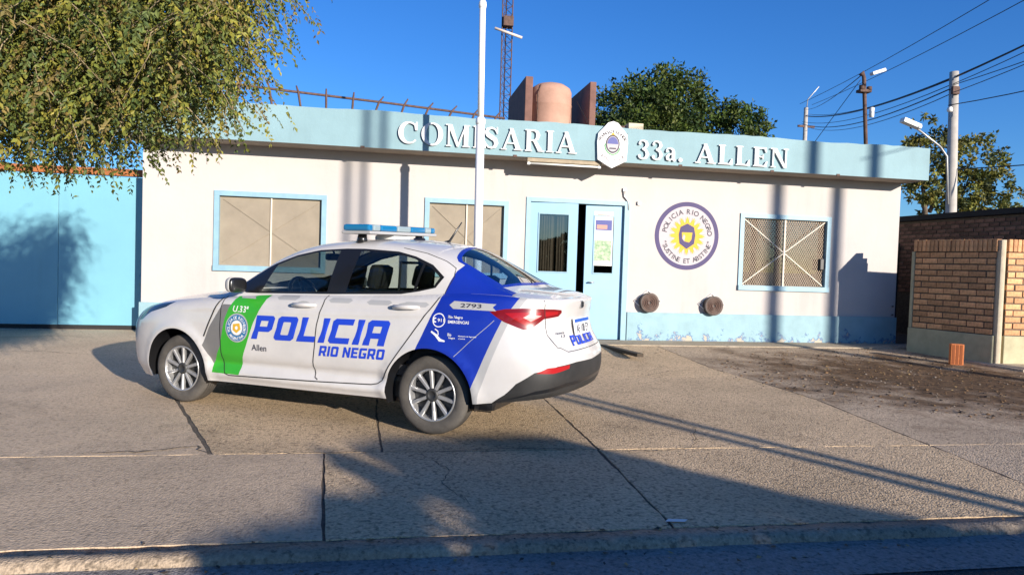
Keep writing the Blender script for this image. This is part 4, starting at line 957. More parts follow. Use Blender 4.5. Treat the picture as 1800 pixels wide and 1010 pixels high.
# clipped shrub mass across the street: its shadow lies over the near pavement
YS=-5.0; r=random.Random(77); lv=[]
def need(x,y): v=upsun(x,y,.02,YS); return v.x,v.z
sb=thing('street_shrub','broad leafy shrub across the street shading the near pavement','shrub',(5.5,YS,-.16))
outl=[need(*q) for q in ((-.75,3.3),(-.26,3.55),(-.25,4.15),(-.30,4.85),(.10,5.15),(.7,5.22),(1.3,5.2),(1.5,4.95),(1.94,4.36),(2.5,3.66),(2.8,3.42),(3.2,3.1))]
M['shrub_core']=M['bark']
def top_at(x): return interp(outl,x)
xs0,xs1=outl[0][0],outl[-1][0]+1.2
for i in range(44000):
    x=r.uniform(xs0,xs1); zt=top_at(x); z=r.uniform(-.16,zt) if r.random()<.75 else zt-abs(r.gauss(0,.10)); y=YS+r.gauss(0,.28)
    # gaps near the left end
    gx,gz_=need(.02,4.05); hx,hz=need(.0,4.68)
    if (x-gx)**2/.085+(z-gz_)**2/.026<1 and abs((x-gx)*.42-(z-gz_)*.9+.03*math.sin(14*x))>.025 or (x-hx)**2/.04+(z-hz)**2/.0055<1: continue
    d_=rvec(r); nr=rvec(r); nr=(nr-d_*nr.dot(d_)).normalized(); lv.append((Vector((x-(y-YS)*SX/-SY,y,z-.03-(y-YS)*TE/-SY)),d_,nr,.12,.075,(.05,.08,.02)))
o=leafmesh('foliage',lv,sb); o['kind']='stuff'
for x in (outl[2][0]+.3,outl[5][0],outl[8][0]):
    p=MB(); p.tube([(x,YS,-.2),(x+.05,YS,.5),(x-.05,YS,1.2)],[.05,.04,.015],7); p.build('stem',M['bark'],sb)

# ================================================================== police car
CT=R(148.0); CPIT=-.004
car=thing('police_car','white police sedan with green and blue livery parked before the station','car',(-1.369,7.378,.02))
ux=Vector((math.cos(CT)*math.cos(CPIT),math.sin(CT)*math.cos(CPIT),math.sin(CPIT))); uy=Vector((-math.sin(CT),math.cos(CT),0)); uz=ux.cross(uy)
car.rotation_euler=Matrix((ux,uy,uz)).transposed().to_euler()
def paint(name,col,rough=.32,coat=.9,dirt=.09):
    return mat(name,col,rough,var=dirt,vscale=2.2,coat=coat,spec=.5)
M['cw']=paint('car_white',(.56,.54,.52)); M['cg']=paint('car_green',(.035,.34,.02),.4,.3); M['cb']=paint('car_blue',(.004,.024,.30),.45,.15)
M['cgrey']=paint('car_grey',(.16,.155,.15),.45,.2); M['csil']=paint('car_silver_decal',(.36,.36,.36),.5,.1); M['ctext']=mat('decal_blue',(.012,.05,.50),.45)
M['cwhite']=mat('decal_white',(.75,.75,.74),.5); M['cdark']=mat('decal_dark',(.03,.03,.05),.5); M['red']=mat('lamp_red',(.17,.003,.005),.3,coat=.25); M['red2']=mat('lamp_red_bright',(.33,.006,.008),.3,coat=.25)
M['headl']=mat('head_lamp',(.025,.03,.035),.12,coat=.5); M['chrome']=mat('chrome',(.7,.7,.7),.15,metal=1); M['lampw']=mat('lamp_clear',(.50,.30,.28),.3)
M['trim']=mat('car_black_trim',(.010,.010,.011),.3,coat=.3); M['plast']=mat('bumper_black',(.022,.021,.020),.55,var=.3,vscale=6)
M['glass']=glassmat('car_glass',(.62,.69,.66),.12); M['glassb']=glassmat('rear_glass',(.45,.60,.80),.20)
M['seat']=mat('car_seat',(.035,.035,.038),.85); M['tyre']=mat('tyre',(.075,.067,.058),.85,var=.35,vscale=7,bump=.2,bscale=60); M['rim']=mat('alloy',(.50,.50,.50),.33,metal=.7,var=.15,vscale=9)
M['rimdark']=mat('rim_dark',(.03,.03,.03),.5); M['lensb']=mat('lens_blue',(.008,.15,.33),.12,coat=1); M['lensc']=mat('lens_clear',(.26,.33,.35),.12,coat=1); M['gap']=mat('panel_gap',(.02,.019,.018),.8)

# plan outline: normalised length along the car, normalised half width
PL=[(0,0),(.0015,.2),(.005,.4),(.014,.6),(.030,.745),(.058,.85),(.10,.925),(.16,.97),(.25,.995),(.4,1),(.6,1),(.74,.992),(.83,.972),(.895,.94),(.935,.895),(.962,.82),(.978,.72),(.988,.58),(.995,.4),(.9985,.2),(1,0)]
def resample_plan(PL,n=600):
    pts=[]
    k=len(PL)
    for i in range(k-1):
        p0,p1,p2,p3=PL[max(i-1,0)],PL[i],PL[i+1],PL[min(i+2,k-1)]
        if i==0: p0=(PL[1][0],-PL[1][1])
        if i==k-2: p3=(PL[-2][0],-PL[-2][1])
        for j in range(24):
            t=j/24; f=lambda a,b,c,d:.5*((2*b)+(-a+c)*t+(2*a-5*b+4*c-d)*t*t+(-a+3*b-3*c+d)*t**3)
            pts.append((f(p0[0],p1[0],p2[0],p3[0])*4.40,f(p0[1],p1[1],p2[1],p3[1])*.86))
    pts.append((4.40,0)); s=[0]
    for a,b in zip(pts,pts[1:]): s.append(s[-1]+math.hypot(b[0]-a[0],b[1]-a[1]))
    out=[];i=0
    for j in range(n+1):
        q=s[-1]*j/n
        while i<len(s)-2 and s[i+1]<q: i+=1
        t=(q-s[i])/(s[i+1]-s[i]) if s[i+1]>s[i] else 0
        out.append((lerp(pts[i][0],pts[i+1][0],t)/4.40,lerp(pts[i][1],pts[i+1][1],t)/.86))
    return out,s[-1]
PLR,PLEN=resample_plan(PL)
NP=len(PLR)-1
mono=[]; mx_=-1
for a,b in PLR: mx_=max(mx_+1e-7,a); mono.append(mx_)
def plan(u):
    t=max(0,min(NP,u/PLEN*NP)); i=min(int(t),NP-1); q=t-i; a,b=PLR[i],PLR[i+1]; return lerp(a[0],b[0],q),lerp(a[1],b[1],q)
import bisect
def u_of_an(an):
    i=max(0,min(NP-1,bisect.bisect_right(mono,an)-1)); d=mono[i+1]-mono[i]; t=(an-mono[i])/d if d>1e-9 else 0
    return (i+max(0,min(1,t)))/NP*PLEN
AF=F((.15,-.72),(.25,-.80),(.4,-.845),(.55,-.85),(.66,-.835),(.74,-.79),(.82,-.70),(.95,-.55),(1.1,-.45))
AR=F((.15,3.38),(.28,3.44),(.38,3.53),(.5,3.555),(.6,3.55),(.68,3.51),(.78,3.455),(.88,3.435),(.98,3.445),(1.04,3.455),(1.1,3.43))
HW=F((.15,.79),(.24,.815),(.32,.845),(.42,.852),(.55,.862),(.7,.864),(.80,.858),(.88,.842),(.95,.822),(1.02,.80),(1.1,.775))
ZS=F((-.85,.735),(-.78,.775),(-.65,.84),(-.45,.885),(-.2,.920),(.1,.95),(.4,.972),(.6,.985),(.83,1.0),(1.6,1.024),(2.2,1.05),(2.5,1.072),(2.75,1.082),(3.0,1.078),(3.2,1.066),(3.4,1.058),(3.5,1.055))
ZB=F((-.85,.20),(-.5,.20),(-.3,.215),(.4,.235),(2.2,.250),(2.9,.27),(3.2,.31),(3.56,.36))
def zs_u(u): an,yn=plan(u); return ZS(AF(.7)+(AR(.9)-AF(.7))*an)
def zb_u(u): an,yn=plan(u); return ZB(AF(.4)+(AR(.4)-AF(.4))*an)
def wall_raw(u,z):
    an,yn=plan(u); a0,a1=AF(z),AR(z); a=a0+(a1-a0)*an; y=HW(z)*yn
    # plan normal
    e=.02; p=plan(max(0,u-e)); q=plan(min(PLEN,u+e)); da,dy=(q[0]-p[0])*4.4,(q[1]-p[1])*.86; l=math.hypot(da,dy) or 1; na,ny=-dy/l,da/l
    zs=zs_u(u); r_=.06-.032*max(0,min(1,(a-2.9)/.3)); k=(z-(zs-r_))/r_; ins=0
    if k>0: ins=r_*(1-math.sqrt(max(0,1-min(k,.985)**2)))
    side=ny**2
    # wheel-arch lips, shoulder crease, door hollow, sill
    bump=0
    for hub in (0,2.521):
        dd=math.hypot(a-hub,z-.30); bump+=.014*math.exp(-((dd-.375)/.05)**2)
    cz=lerp(.855,.915,(a+.2)/3.0); bump+=.011*math.exp(-abs((z-cz)/.028)**1.4)*(1 if a>.1 else max(0,(a+.4)/.5))
    if .35<a<2.25: m_=min(1,(a-.35)/.15,(2.25-a)/.15); bump+=m_*(-.028*math.exp(-((z-.405)/.045)**2)+.012*math.exp(-((z-.31)/.035)**2))
    bump*=side
    return a-(-1)*0+na*(-ins)+0, y+ny*(-ins)+bump, z
def wall(u,z):
    a,y,z=wall_raw(u,z); return Vector((-a,max(y,0) if u<=0 or u>=PLEN else y,z))
def to_u(a,z):
    a0,a1=AF(z),AR(z); return u_of_an((a-a0)/(a1-a0))
def rear_u(y,z):
    """u for a point on the tail at half width y"""
    lo,hi=PLEN*.75,PLEN
    for _ in range(40):
        m_=(lo+hi)/2
        if plan(m_)[1]*HW(z)>y: lo=m_
        else: hi=m_
    return lo
# edge of the wall top, as functions of a
ed=[]
for i in range(401):
    u=PLEN*i/400; p=wall(u,zs_u(u)); ed.append((-p.x,p.y,p.z))
_eg=[]; la=-9
for a,y,z in ed:
    if a>la+1e-4: _eg.append((a,y,z)); la=a
def edge(a):
    if a<=_eg[0][0]: return _eg[0][1],_eg[0][2]
    lo=bisect.bisect_right([e[0] for e in _eg],a)-1 if False else None
    i=max(0,min(len(_eg)-2,bisect.bisect_right(_ek,a)-1)); p,q=_eg[i],_eg[i+1]; t=max(0,min(1,(a-p[0])/(q[0]-p[0])))
    return lerp(p[1],q[1],t),lerp(p[2],q[2],t)
_ek=[e[0] for e in _eg]
# greenhouse
ZC=F((.20,1.00),(.30,1.035),(.544,1.195),(.822,1.342),(1.09,1.435),(1.35,1.480),(1.63,1.502),(1.87,1.508),(2.1,1.50),(2.34,1.474),(2.5,1.44),(2.65,1.375),(2.8,1.293),(2.95,1.205),(3.05,1.148),(3.14,1.11))
ZR=F((.20,.965),(.42,.985),(.52,1.02),(.67,1.115),(.80,1.20),(.94,1.288),(1.15,1.375),(1.37,1.424),(1.63,1.448),(1.85,1.452),(2.12,1.438),(2.27,1.410),(2.42,1.368),(2.55,1.315),(2.7,1.25),(2.85,1.18),(3.0,1.12),(3.14,1.085))
YR=F((.20,.70),(.5,.715),(.8,.672),(1.1,.63),(1.5,.605),(2.0,.60),(2.4,.60),(2.7,.615),(3.0,.645),(3.14,.66))
def gsec(a,v):
    yb,zb=edge(a); yb-=.004; zb-=.004; yr,zr,zc=YR(a),max(ZR(a),zb+.004),ZC(a); zc=max(zc,zr+.002)
    def raw(v):
        if v<=1:
            return yb+(yr-yb)*v+.018*math.sin(math.pi*v)*min(1,(zr-zb)/.3), zb+(zr-zb)*v
        y=yr*(2-v); return y, zr+(zc-zr)*(1-abs(y/yr)**2.2)
    e1,e2=.13,.16
    if 1-e1<v<1+e2:
        p0,p1,p2=raw(1-e1),raw(1),raw(1+e2); t=(v-(1-e1))/(e1+e2)
        # reparametrise so that raw(1) sits mid-way
        return tuple((1-t)**2*p0[i]+2*t*(1-t)*p1[i]+t*t*p2[i] for i in (0,1))
    return raw(v)
def ghouse(a,v): y,z=gsec(a,v); return Vector((-a,y,z))
def v_of(a,z):
    yb,zb=edge(a); zr=max(ZR(a),zb+.004); return max(0,min(1.0,(z-zb)/(zr-zb)))
# hood and boot lid: heightfields
ZH=F((-.86,.735),(-.78,.79),(-.70,.83),(-.55,.885),(-.35,.93),(-.1,.968),(.15,1.0),(.4,1.02),(.7,1.03))
ZTK=F((2.7,1.12),(2.95,1.132),(3.1,1.128),(3.22,1.115),(3.30,1.100),(3.35,1.084),(3.38,1.068),(3.41,1.05))
def deck(fn):
    def g_(a,y):
        ye,ze=edge(a); zc=max(fn(a),ze); k=min(1,abs(y)/max(ye,1e-3)); return Vector((-a,y,ze+(zc-ze)*(1-k**3.0)))
    return g_
hoodf=deck(ZH); bootf=deck(ZTK)

def dens(pts,step=.03):
    out=[]
    for i,p in enumerate(pts):
        q=pts[(i+1)%len(pts)]; n=max(1,int(math.hypot(q[0]-p[0],q[1]-p[1])/step))
        out+=[(lerp(p[0],q[0],k/n),lerp(p[1],q[1],k/n)) for k in range(n)]
    return out
def panelise(domain, polys, ext, classify, surf, eps=.002, off=0.0, usc=1.0):
    """triangulate the domain with all outlines as constraints; returns {part: [(mat, tri verts)]}"""
    vs=[];fs=[];names=[]; domain=dens(domain,.03)
    for nm,pl in [('domain',domain)]+polys:
        ar=sum(pl[i][0]*pl[(i+1)%len(pl)][1]-pl[(i+1)%len(pl)][0]*pl[i][1] for i in range(len(pl)))
        q=pl if ar>0 else pl[::-1]; n=len(vs); vs+=[Vector(x) for x in q]; fs.append(list(range(n,n+len(q)))); names.append(nm)
    vs+=[Vector(x) for x in ext]
    V,E_,Fc,_,_,of=delaunay_2d_cdt(vs,[],fs,0,1e-5,True)
    P=[surf(v.x,v.y) for v in V]; Nn=[]
    for v,p in zip(V,P):
        a=surf(v.x+eps,v.y)-surf(v.x-eps,v.y); b=surf(v.x,v.y+eps)-surf(v.x,v.y-eps); n=a.cross(b)
        Nn.append(n.normalized() if n.length>1e-12 else Vector((0,1,0)))
    parts={}
    for t,o in zip(Fc,of):
        s={names[i] for i in o}
        if 'domain' not in s: continue
        k=classify(s)
        if k is None: continue
        parts.setdefault(k[0],[]).append((k[1],tuple(t)))
    return P,Nn,parts
def build_parts(P,Nn,parts,outward,parents,sides=(1,-1),merge=()):
    objs={}
    for nm,tris in parts.items():
        for sd in sides:
            used=sorted({i for _,t in tris for i in t}); ix={u:k for k,u in enumerate(used)}
            mats_=[]; 
            for m_,_ in tris:
                if m_ not in mats_: mats_.append(m_)
            vs=[(P[u].x,P[u].y*sd,P[u].z) for u in used]; ns=[]
            for u in used:
                n=Nn[u].copy()
                if n.dot(outward(P[u]))<0: n=-n
                ns.append(Vector((n.x,n.y*sd,n.z)))
            fc=[];mi=[]
            for m_,t in tris:
                q=tuple(ix[i] for i in t); a,b,c=[Vector(vs[i]) for i in q]
                if (b-a).cross(c-a).dot(ns[q[0]])<0: q=q[::-1]
                fc.append(q); mi.append(mats_.index(m_))
            base=nm.split(':')[0]
            me=bpy.data.meshes.new(base); me.from_pydata(vs,[],fc)
            for m_ in mats_: me.materials.append(M[m_])
            me.polygons.foreach_set('material_index',mi); me.polygons.foreach_set('use_smooth',[True]*len(fc)); me.update()
            me.normals_split_custom_set_from_vertices(ns)
            o=bpy.data.objects.new(base,me); COL.objects.link(o); o.parent=parents(nm,sd,objs); objs[(nm,sd)]=o
    return objs
# ---- outlines in side view (distance behind front axle, height)
def arc_poly(hub,r_,z0): return [(hub+r_*math.cos(R(a_)),.305+r_*math.sin(R(a_))) for a_ in range(0,181,6)]+[(hub-r_,z0),(hub+r_,z0)]
ARCHF=arc_poly(0,.362,.10); ARCHR=arc_poly(2.521,.362,.10)
FD=[(.522,1.06),(.523,.687),(.542,.396),(.575,.318),(.62,.305),(1.50,.330),(1.515,.36),(1.481,.453),(1.502,.618),(1.514,.783),(1.549,.95),(1.56,1.08)]
RD=[(1.567,1.10),(1.556,.95),(1.521,.783),(1.509,.618),(1.488,.453),(1.522,.36),(1.535,.331),(2.03,.350),(2.085,.362),(2.125,.39),(2.198,.509),(2.383,.768),(2.549,1.008),(2.61,1.12)]
GREEN=[(.655,1.08),(1.0,1.08),(.988,.995),(.928,.866),(.877,.765),(.803,.559),(.742,.412),(.726,.315),(.431,.315),(.439,.388),(.521,.54),(.570,.79),(.64,.95)]
GREY=[(.532,.904),(.62,.904),(.570,.79),(.521,.54),(.439,.388),(.413,.44),(.33,.541),(.40,.70)]
BLUE=[(2.36,.60),(2.423,.654),(2.524,.892),(2.578,1.022),(2.63,1.30),(2.80,1.30),(3.30,1.30),(3.19,1.066),(3.081,.892),(2.873,.393),(2.84,.20),(2.60,.20)]
BAND=[(3.19,1.066),(3.245,1.066),(3.135,.892),(2.93,.36),(2.90,.20),(2.84,.20),(2.873,.393),(3.081,.892)]
U=lambda pl:[(to_u(a,z),z) for a,z in dens(pl)]
chev=[]
for a0 in (1.10,1.42,1.62,1.98,2.30):
    w_=.17 if a0 not in (1.42,) else .0
    if w_: chev.append([(a0,.965),(a0+w_,.968),(a0+w_+.03,.99),(a0+w_,1.006) ,(a0,1.003),(a0-.03,.985)])
chevw=[(.70,.962),(.86,.962),(.83,.98),(.86,1.0),(.70,1.0),(.665,.98)]
chev2=[(.56,.958),(.64,.958),(.62,.975),(.64,.99),(.56,.99)]
TL=[(to_u(2.985,.960),.960),(to_u(3.10,.985),.985),(to_u(3.22,.993),.993),(rear_u(.66,.99),.992),(rear_u(.50,.985),.985),(rear_u(.395,.975),.975),(rear_u(.385,.955),.955),(rear_u(.43,.928),.928),(rear_u(.60,.915),.915),(rear_u(.70,.83),.845),(rear_u(.765,.825),.828),(to_u(3.24,.838),.838),(to_u(3.10,.892),.892)]
TLW=[(rear_u(.62,.94),.940),(rear_u(.69,.895),.898),(rear_u(.72,.92),.928),(rear_u(.69,.95),.950)]
TLI=[(to_u(3.10,.955),.955),(to_u(3.24,.965),.965),(rear_u(.63,.965),.965),(rear_u(.63,.93),.93),(rear_u(.72,.86),.862),(to_u(3.25,.868),.868)]
TLI2=[(rear_u(.59,.97),.968),(rear_u(.44,.965),.966),(rear_u(.44,.945),.946),(rear_u(.59,.93),.934)]
BLK=[(to_u(3.0,.27),.27),(to_u(3.08,.335),.335),(to_u(3.21,.45),.45),(rear_u(.74,.53),.535),(rear_u(.6,.575),.575),(rear_u(.35,.585),.585),(PLEN,.575),(PLEN,.1),(to_u(3.0,.1),.1)]
REFL=[(rear_u(.735,.53),.530),(rear_u(.68,.565),.568),(rear_u(.45,.575),.575),(rear_u(.46,.545),.548),(rear_u(.64,.53),.525)]
BLK2=[(to_u(3.02,.28),.30),(rear_u(.72,.40),.40),(rear_u(.5,.44),.44),(PLEN,.44),(PLEN,.41),(rear_u(.5,.41),.41),(rear_u(.73,.37),.37)]
HL=[(to_u(-.55,.70),.705),(to_u(-.50,.79),.80),(to_u(-.36,.855),.858),(to_u(-.06,.895),.897),(to_u(-.15,.845),.845),(to_u(-.36,.79),.79),(to_u(-.48,.72),.715)]
dom=[(PLEN*i/260,zb_u(PLEN*i/260)) for i in range(261)]+[(PLEN*i/260,zs_u(PLEN*i/260)) for i in range(260,-1,-1)]
rg=random.Random(1); ext=[]
for i in range(1,110):
    u=PLEN*i/110
    for j in range(1,20):
        z=lerp(zb_u(u),zs_u(u),j/20); ext.append((u+rg.uniform(-.006,.006),z+rg.uniform(-.004,.004)))
    for k in (.01,.02,.032): ext.append((u,zs_u(u)-k))
D2=lambda pl:dens(pl,.03)
polys=[('archf',U(ARCHF)),('archr',U(ARCHR)),('fdoor',U(FD)),('rdoor',U(RD)),('green',U(GREEN)),('grey',U(GREY)),('blue',U(BLUE)),('band',U(BAND)),('tail',D2(TL)),('tailw',D2(TLW)),('taili',D2(TLI)),('taili2',D2(TLI2)),('blk',D2(BLK)),('refl',D2(REFL)),('blk2',D2(BLK2)),('head',D2(HL)),('chevw',U(chevw)),('chev2',U(chev2))]+[('chev',U(c_)) for c_ in chev]
def cls(s):
    if 'archf' in s or 'archr' in s: return None
    if 'tail' in s: return ('tail_lamp','lampw' if 'tailw' in s else 'red2' if ('taili' in s or 'taili2' in s) else 'red')
    if 'head' in s: return ('headlight','headl')
    if 'refl' in s: return ('reflector','red2')
    if 'blk' in s: return ('lower_bumper','trim' if 'blk2' in s else 'plast')
    m_='cw'
    if 'blue' in s: m_='cb'
    elif 'band' in s: m_='csil'
    elif 'chevw' in s or 'chev' in s or 'chev2' in s: m_='csil'
    elif 'green' in s: m_='cg'
    elif 'grey' in s: m_='cgrey'
    if 'fdoor' in s: return ('door:front',m_)
    if 'rdoor' in s: return ('door:rear',m_)
    return ('body_side',m_)
ctr=Vector((-1.3,0,.6))
def outw(p): return Vector(((p.x-ctr.x)*.25,p.y,(p.z-.4)*.4))
P,Nn,parts=panelise(dom,polys,ext,cls,wall)
wobj=build_parts(P,Nn,parts,outw,lambda nm,sd,ob:car)
wobj[('door:front',1)]['label']='white front door with a green band and blue lettering'; wobj[('body_side',1)]['label']='white body side with blue livery over the rear wing'
# ---- greenhouse
DLO=[(.60,1.035),(.70,1.010),(.82,1.010),(1.6,1.034),(2.21,1.060),(2.36,1.085),(2.50,1.118),(2.555,1.20),(2.44,1.290),(2.28,1.352),(2.12,1.388),(1.80,1.405),(1.63,1.404),(1.37,1.388),(1.15,1.340),(.94,1.262),(.76,1.165),(.66,1.098)]
FG=[(.865,1.030),(1.525,1.050),(1.575,1.383),(1.37,1.370),(1.15,1.322),(.97,1.252)]
RG=[(1.705,1.056),(2.312,1.087),(2.355,1.296),(2.28,1.332),(2.12,1.369),(1.80,1.386),(1.775,1.386)]
QG=[(2.338,1.094),(2.478,1.122),(2.522,1.198),(2.43,1.268),(2.378,1.292)]
GV=lambda pl:[(a,v_of(a,z)) for a,z in dens(pl)]
BLUEG=[(2.575,-.06),(2.59,.15),(2.615,.5),(2.64,.85),(2.66,1.13),(3.0,1.13),(3.2,1.10),(3.2,-.06)]
a_s,a_e=.26,3.12
dom=[(lerp(a_s,a_e,i/120),0) for i in range(121)]+[(lerp(a_e,a_s,i/120),2.0) for i in range(121)]
ext=[]
for i in range(1,90):
    for j in list(range(1,26)):
        ext.append((lerp(a_s,a_e,i/90)+rg.uniform(-.004,.004),j*.08*1.0+rg.uniform(-.004,.004)))
WS=[]  # windscreen and rear window in (a, v)
for k in range(13): v=lerp(1.17,2,k/12); WS.append((lerp(1.17,1.085,((v-1.17)/.83)**.6),v))
for k in range(12,-1,-1): v=lerp(1.17,2,k/12); WS.append((lerp(.62,.325,((v-1.17)/.83)**.55),v))
RW=[]
for k in range(13): v=lerp(1.13,2,k/12); RW.append((lerp(3.00,3.06,((v-1.13)/.87)**.6),v))
for k in range(12,-1,-1): v=lerp(1.13,2,k/12); RW.append((lerp(2.60,2.47,((v-1.13)/.87)**.5),v))
def inset(pl,f,d): 
    cx_=sum(p[0] for p in pl)/len(pl); return [(cx_+(p[0]-cx_)*f,max(p[1]-0,lerp(1.13,p[1],1)+0) if p[1]>1.9 else p[1]+d) for p in pl]
polys=[('dlo',GV(DLO)),('fg',GV(FG)),('rg',GV(RG)),('qg',GV(QG)),('blue',BLUEG),('ws',dens(WS,.03)),('rw',dens(RW,.03)),('rwi',dens(inset(RW,.88,.06),.03)),('wsi',dens(inset(WS,.95,.05),.03))]
def clg(s):
    if 'fg' in s: return ('side_window:f','glass')
    if 'rg' in s: return ('side_window:r','glass')
    if 'qg' in s: return ('side_window:q','glass')
    if 'dlo' in s: return ('window_trim','trim')
    if 'wsi' in s: return ('windscreen','glass')
    if 'ws' in s: return ('window_trim:ws','trim')
    if 'rwi' in s: return ('rear_window','glassb')
    if 'rw' in s: return ('window_trim:rw','cb')
    return ('roof','cb' if 'blue' in s else 'cw')
# blue livery only below the roof corner
P,Nn,parts=panelise(dom,polys,ext,clg,ghouse,eps=.004)
roofp=[(m_,t) for m_,t in parts['roof']]
gobj=build_parts(P,Nn,parts,lambda p:Vector((0,p.y,.5+p.z-1)),lambda nm,sd,ob:car)
# ---- hood and boot lid
def deckpanel(name,fn,a0,a1,cut,matname):
    pts=[]; n=60
    for i in range(n+1):
        a=lerp(a0,a1,i/n); pts.append((a,edge(a)[0]))
    dom=pts+[(a1,0),(a0,0)] if a1>a0 else pts
    ext=[(lerp(a0,a1,i/24),edge(lerp(a0,a1,i/24))[0]*j/16) for i in range(1,24) for j in range(1,16)]
    P,Nn,parts=panelise(dens(dom,.04),[],ext,lambda s:(name,matname),fn)
    return build_parts(P,Nn,parts,lambda p:Vector((0,0,1)),lambda nm,sd,ob:car)
a_n=_eg[0][0]+.004; deckpanel('hood',hoodf,a_n,.72,None,'cw')
deckpanel('boot_lid',bootf,2.80,_eg[-1][0]-.004,None,'cw')

# ---- seams as thin dark ribbons just proud of the paint
def ribbon(name,pts,surf,wid,off,m_,parent,sd=1):
    mb=MB(); Pp=[]
    for p in pts:
        q=surf(*p); e=.003; n=(surf(p[0]+e,p[1])-surf(p[0]-e,p[1])).cross(surf(p[0],p[1]+e)-surf(p[0],p[1]-e)); n.normalize()
        if n.dot(outw(q))<0: n=-n
        Pp.append((q+n*off,n))
    for i,(q,n) in enumerate(Pp):
        d=Pp[min(i+1,len(Pp)-1)][0]-Pp[max(i-1,0)][0]; s=d.cross(n).normalized()*wid/2
        for v in (q+s,q-s): mb.v.append((v.x,v.y*sd,v.z))
    for i in range(len(Pp)-1): mb.face((2*i,2*i+1,2*i+3,2*i+2),True)
    return mb.build(name,m_,parent,world=False)
def line(pl,step=.03):
    out=[]
    for p,q in zip(pl,pl[1:]):
        n=max(1,int(math.hypot(q[0]-p[0],q[1]-p[1])/step)); out+=[(lerp(p[0],q[0],k/n),lerp(p[1],q[1],k/n)) for k in range(n)]
    return out+[pl[-1]]
UL=lambda pl:[(to_u(a,z),z) for a,z in line(pl)]
ribbon('door_seam',UL([(.522,.97)]+FD[1:6]),wall,.009,.0016,M['gap'],wobj[('door:front',1)])
ribbon('door_seam',UL([(1.528,.345),(1.4985,.36),(1.4845,.453),(1.5055,.618),(1.5175,.783),(1.5525,.95),(1.5565,1.02)]),wall,.009,.0016,M['gap'],wobj[('door:rear',1)])
ribbon('door_seam',UL([(.62,.305),(1.50,.330),(1.535,.331),(2.03,.350),(2.085,.362),(2.125,.39),(2.198,.509),(2.383,.768),(2.549,1.008),(2.585,1.07)]),wall,.009,.0016,M['gap'],wobj[('door:rear',1)])
gl_=[(2.585,0.0)]+[(a,v_of(a,z)) for a,z in line([(2.59,1.09),(2.635,1.20),(2.625,1.27),(2.53,1.325),(2.36,1.385),(2.15,1.425)])]
ribbon('door_seam',gl_,ghouse,.006,.0015,M['gap'],wobj[('door:rear',1)])
ribbon('fender_seam',UL([(.50,.955),(.45,.85),(.40,.74),(.345,.62)]),wall,.014,.004,M['gap'],car)
for sd in (1,-1):
    ribbon('boot_seam',[(rear_u(.60,z),z) for z in (1.05,1.02,.99)]+[(rear_u(.59,z),z) for z in (.92,.86,.80)]+[(rear_u(y,.70),.70) for y in (.53,.50)]+[(rear_u(y,.665),.665) for y in (.42,.3,.2,.1,.01)],wall,.006,.0012,M['gap'],car,sd)
ribbon('bumper_seam',UL([(2.74,.62),(2.86,.74),(2.98,.85),(3.03,.90)]),wall,.004,.0012,M['csil'],car)

# ---- decals: lettering mapped on to the side
def side_decal(glyphs, m_, name='lettering', off=.0022, parent=car):
    mb=MB()
    for V,T in glyphs:
        n=len(mb.v)
        for a,z in V:
            u=to_u(a,z); q=wall(u,z); e=.004; nn=(wall(u+e,z)-wall(u-e,z)).cross(wall(u,z+e)-wall(u,z-e)).normalized()
            if nn.y<0: nn=-nn
            mb.v.append(tuple(q+nn*off))
        for t in T: mb.face(tuple(n+i for i in t),True)
    return mb.build(name,m_,parent,world=False)
def skewz(gl,k,a0): return [([(a,z+k*(a-a0)) for a,z in V],T) for V,T in gl]
side_decal(skewz(sq_text('POLICIA',.862,.632,.196,1.285,.28),.019,.86),M['ctext'])
side_decal(skewz(sq_text('RIO NEGRO',1.545,.540,.082,.60,.2),.019,1.54),M['ctext'])
side_decal([fit_text('Allen',.868,.535,.155,.052)],M['cdark']); side_decal([fit_text('U.33ª',.655,.845,.165,.052)],M['cwhite'])
sc_a,sc_z=.708,.713
side_decal([cdt([circ(sc_a,sc_z,.122,.122,40)],[],[(sc_a+.05*i,sc_z+.05*j) for i in (-1,0,1) for j in (-1,0,1)])],M['csil'],off=.002)
side_decal([cdt([circ(sc_a,sc_z,.110,.110,40)],[circ(sc_a,sc_z,.066,.066,32)])],mat('seal_blue',(.02,.14,.32),.5),off=.0035)
side_decal(arc_text('POLICIA DE RIO NEGRO',sc_a,sc_z,.074,.026,R(200),R(-20)),M['cwhite'],off=.005)
side_decal(arc_text('ARGENTINA',sc_a,sc_z,.102,.024,R(225),R(315),False),M['cwhite'],off=.005)
side_decal([cdt([circ(sc_a,sc_z,.060,.060,32)])],M['cwhite'],off=.0035)
side_decal([cdt([[(sc_a-.04,sc_z+.03),(sc_a+.03,sc_z+.04),(sc_a+.045,sc_z-.01),(sc_a,sc_z-.045),(sc_a-.04,sc_z-.02)]],[circ(sc_a,sc_z,.016,.016,12)])],M['yellow'],off=.0048)
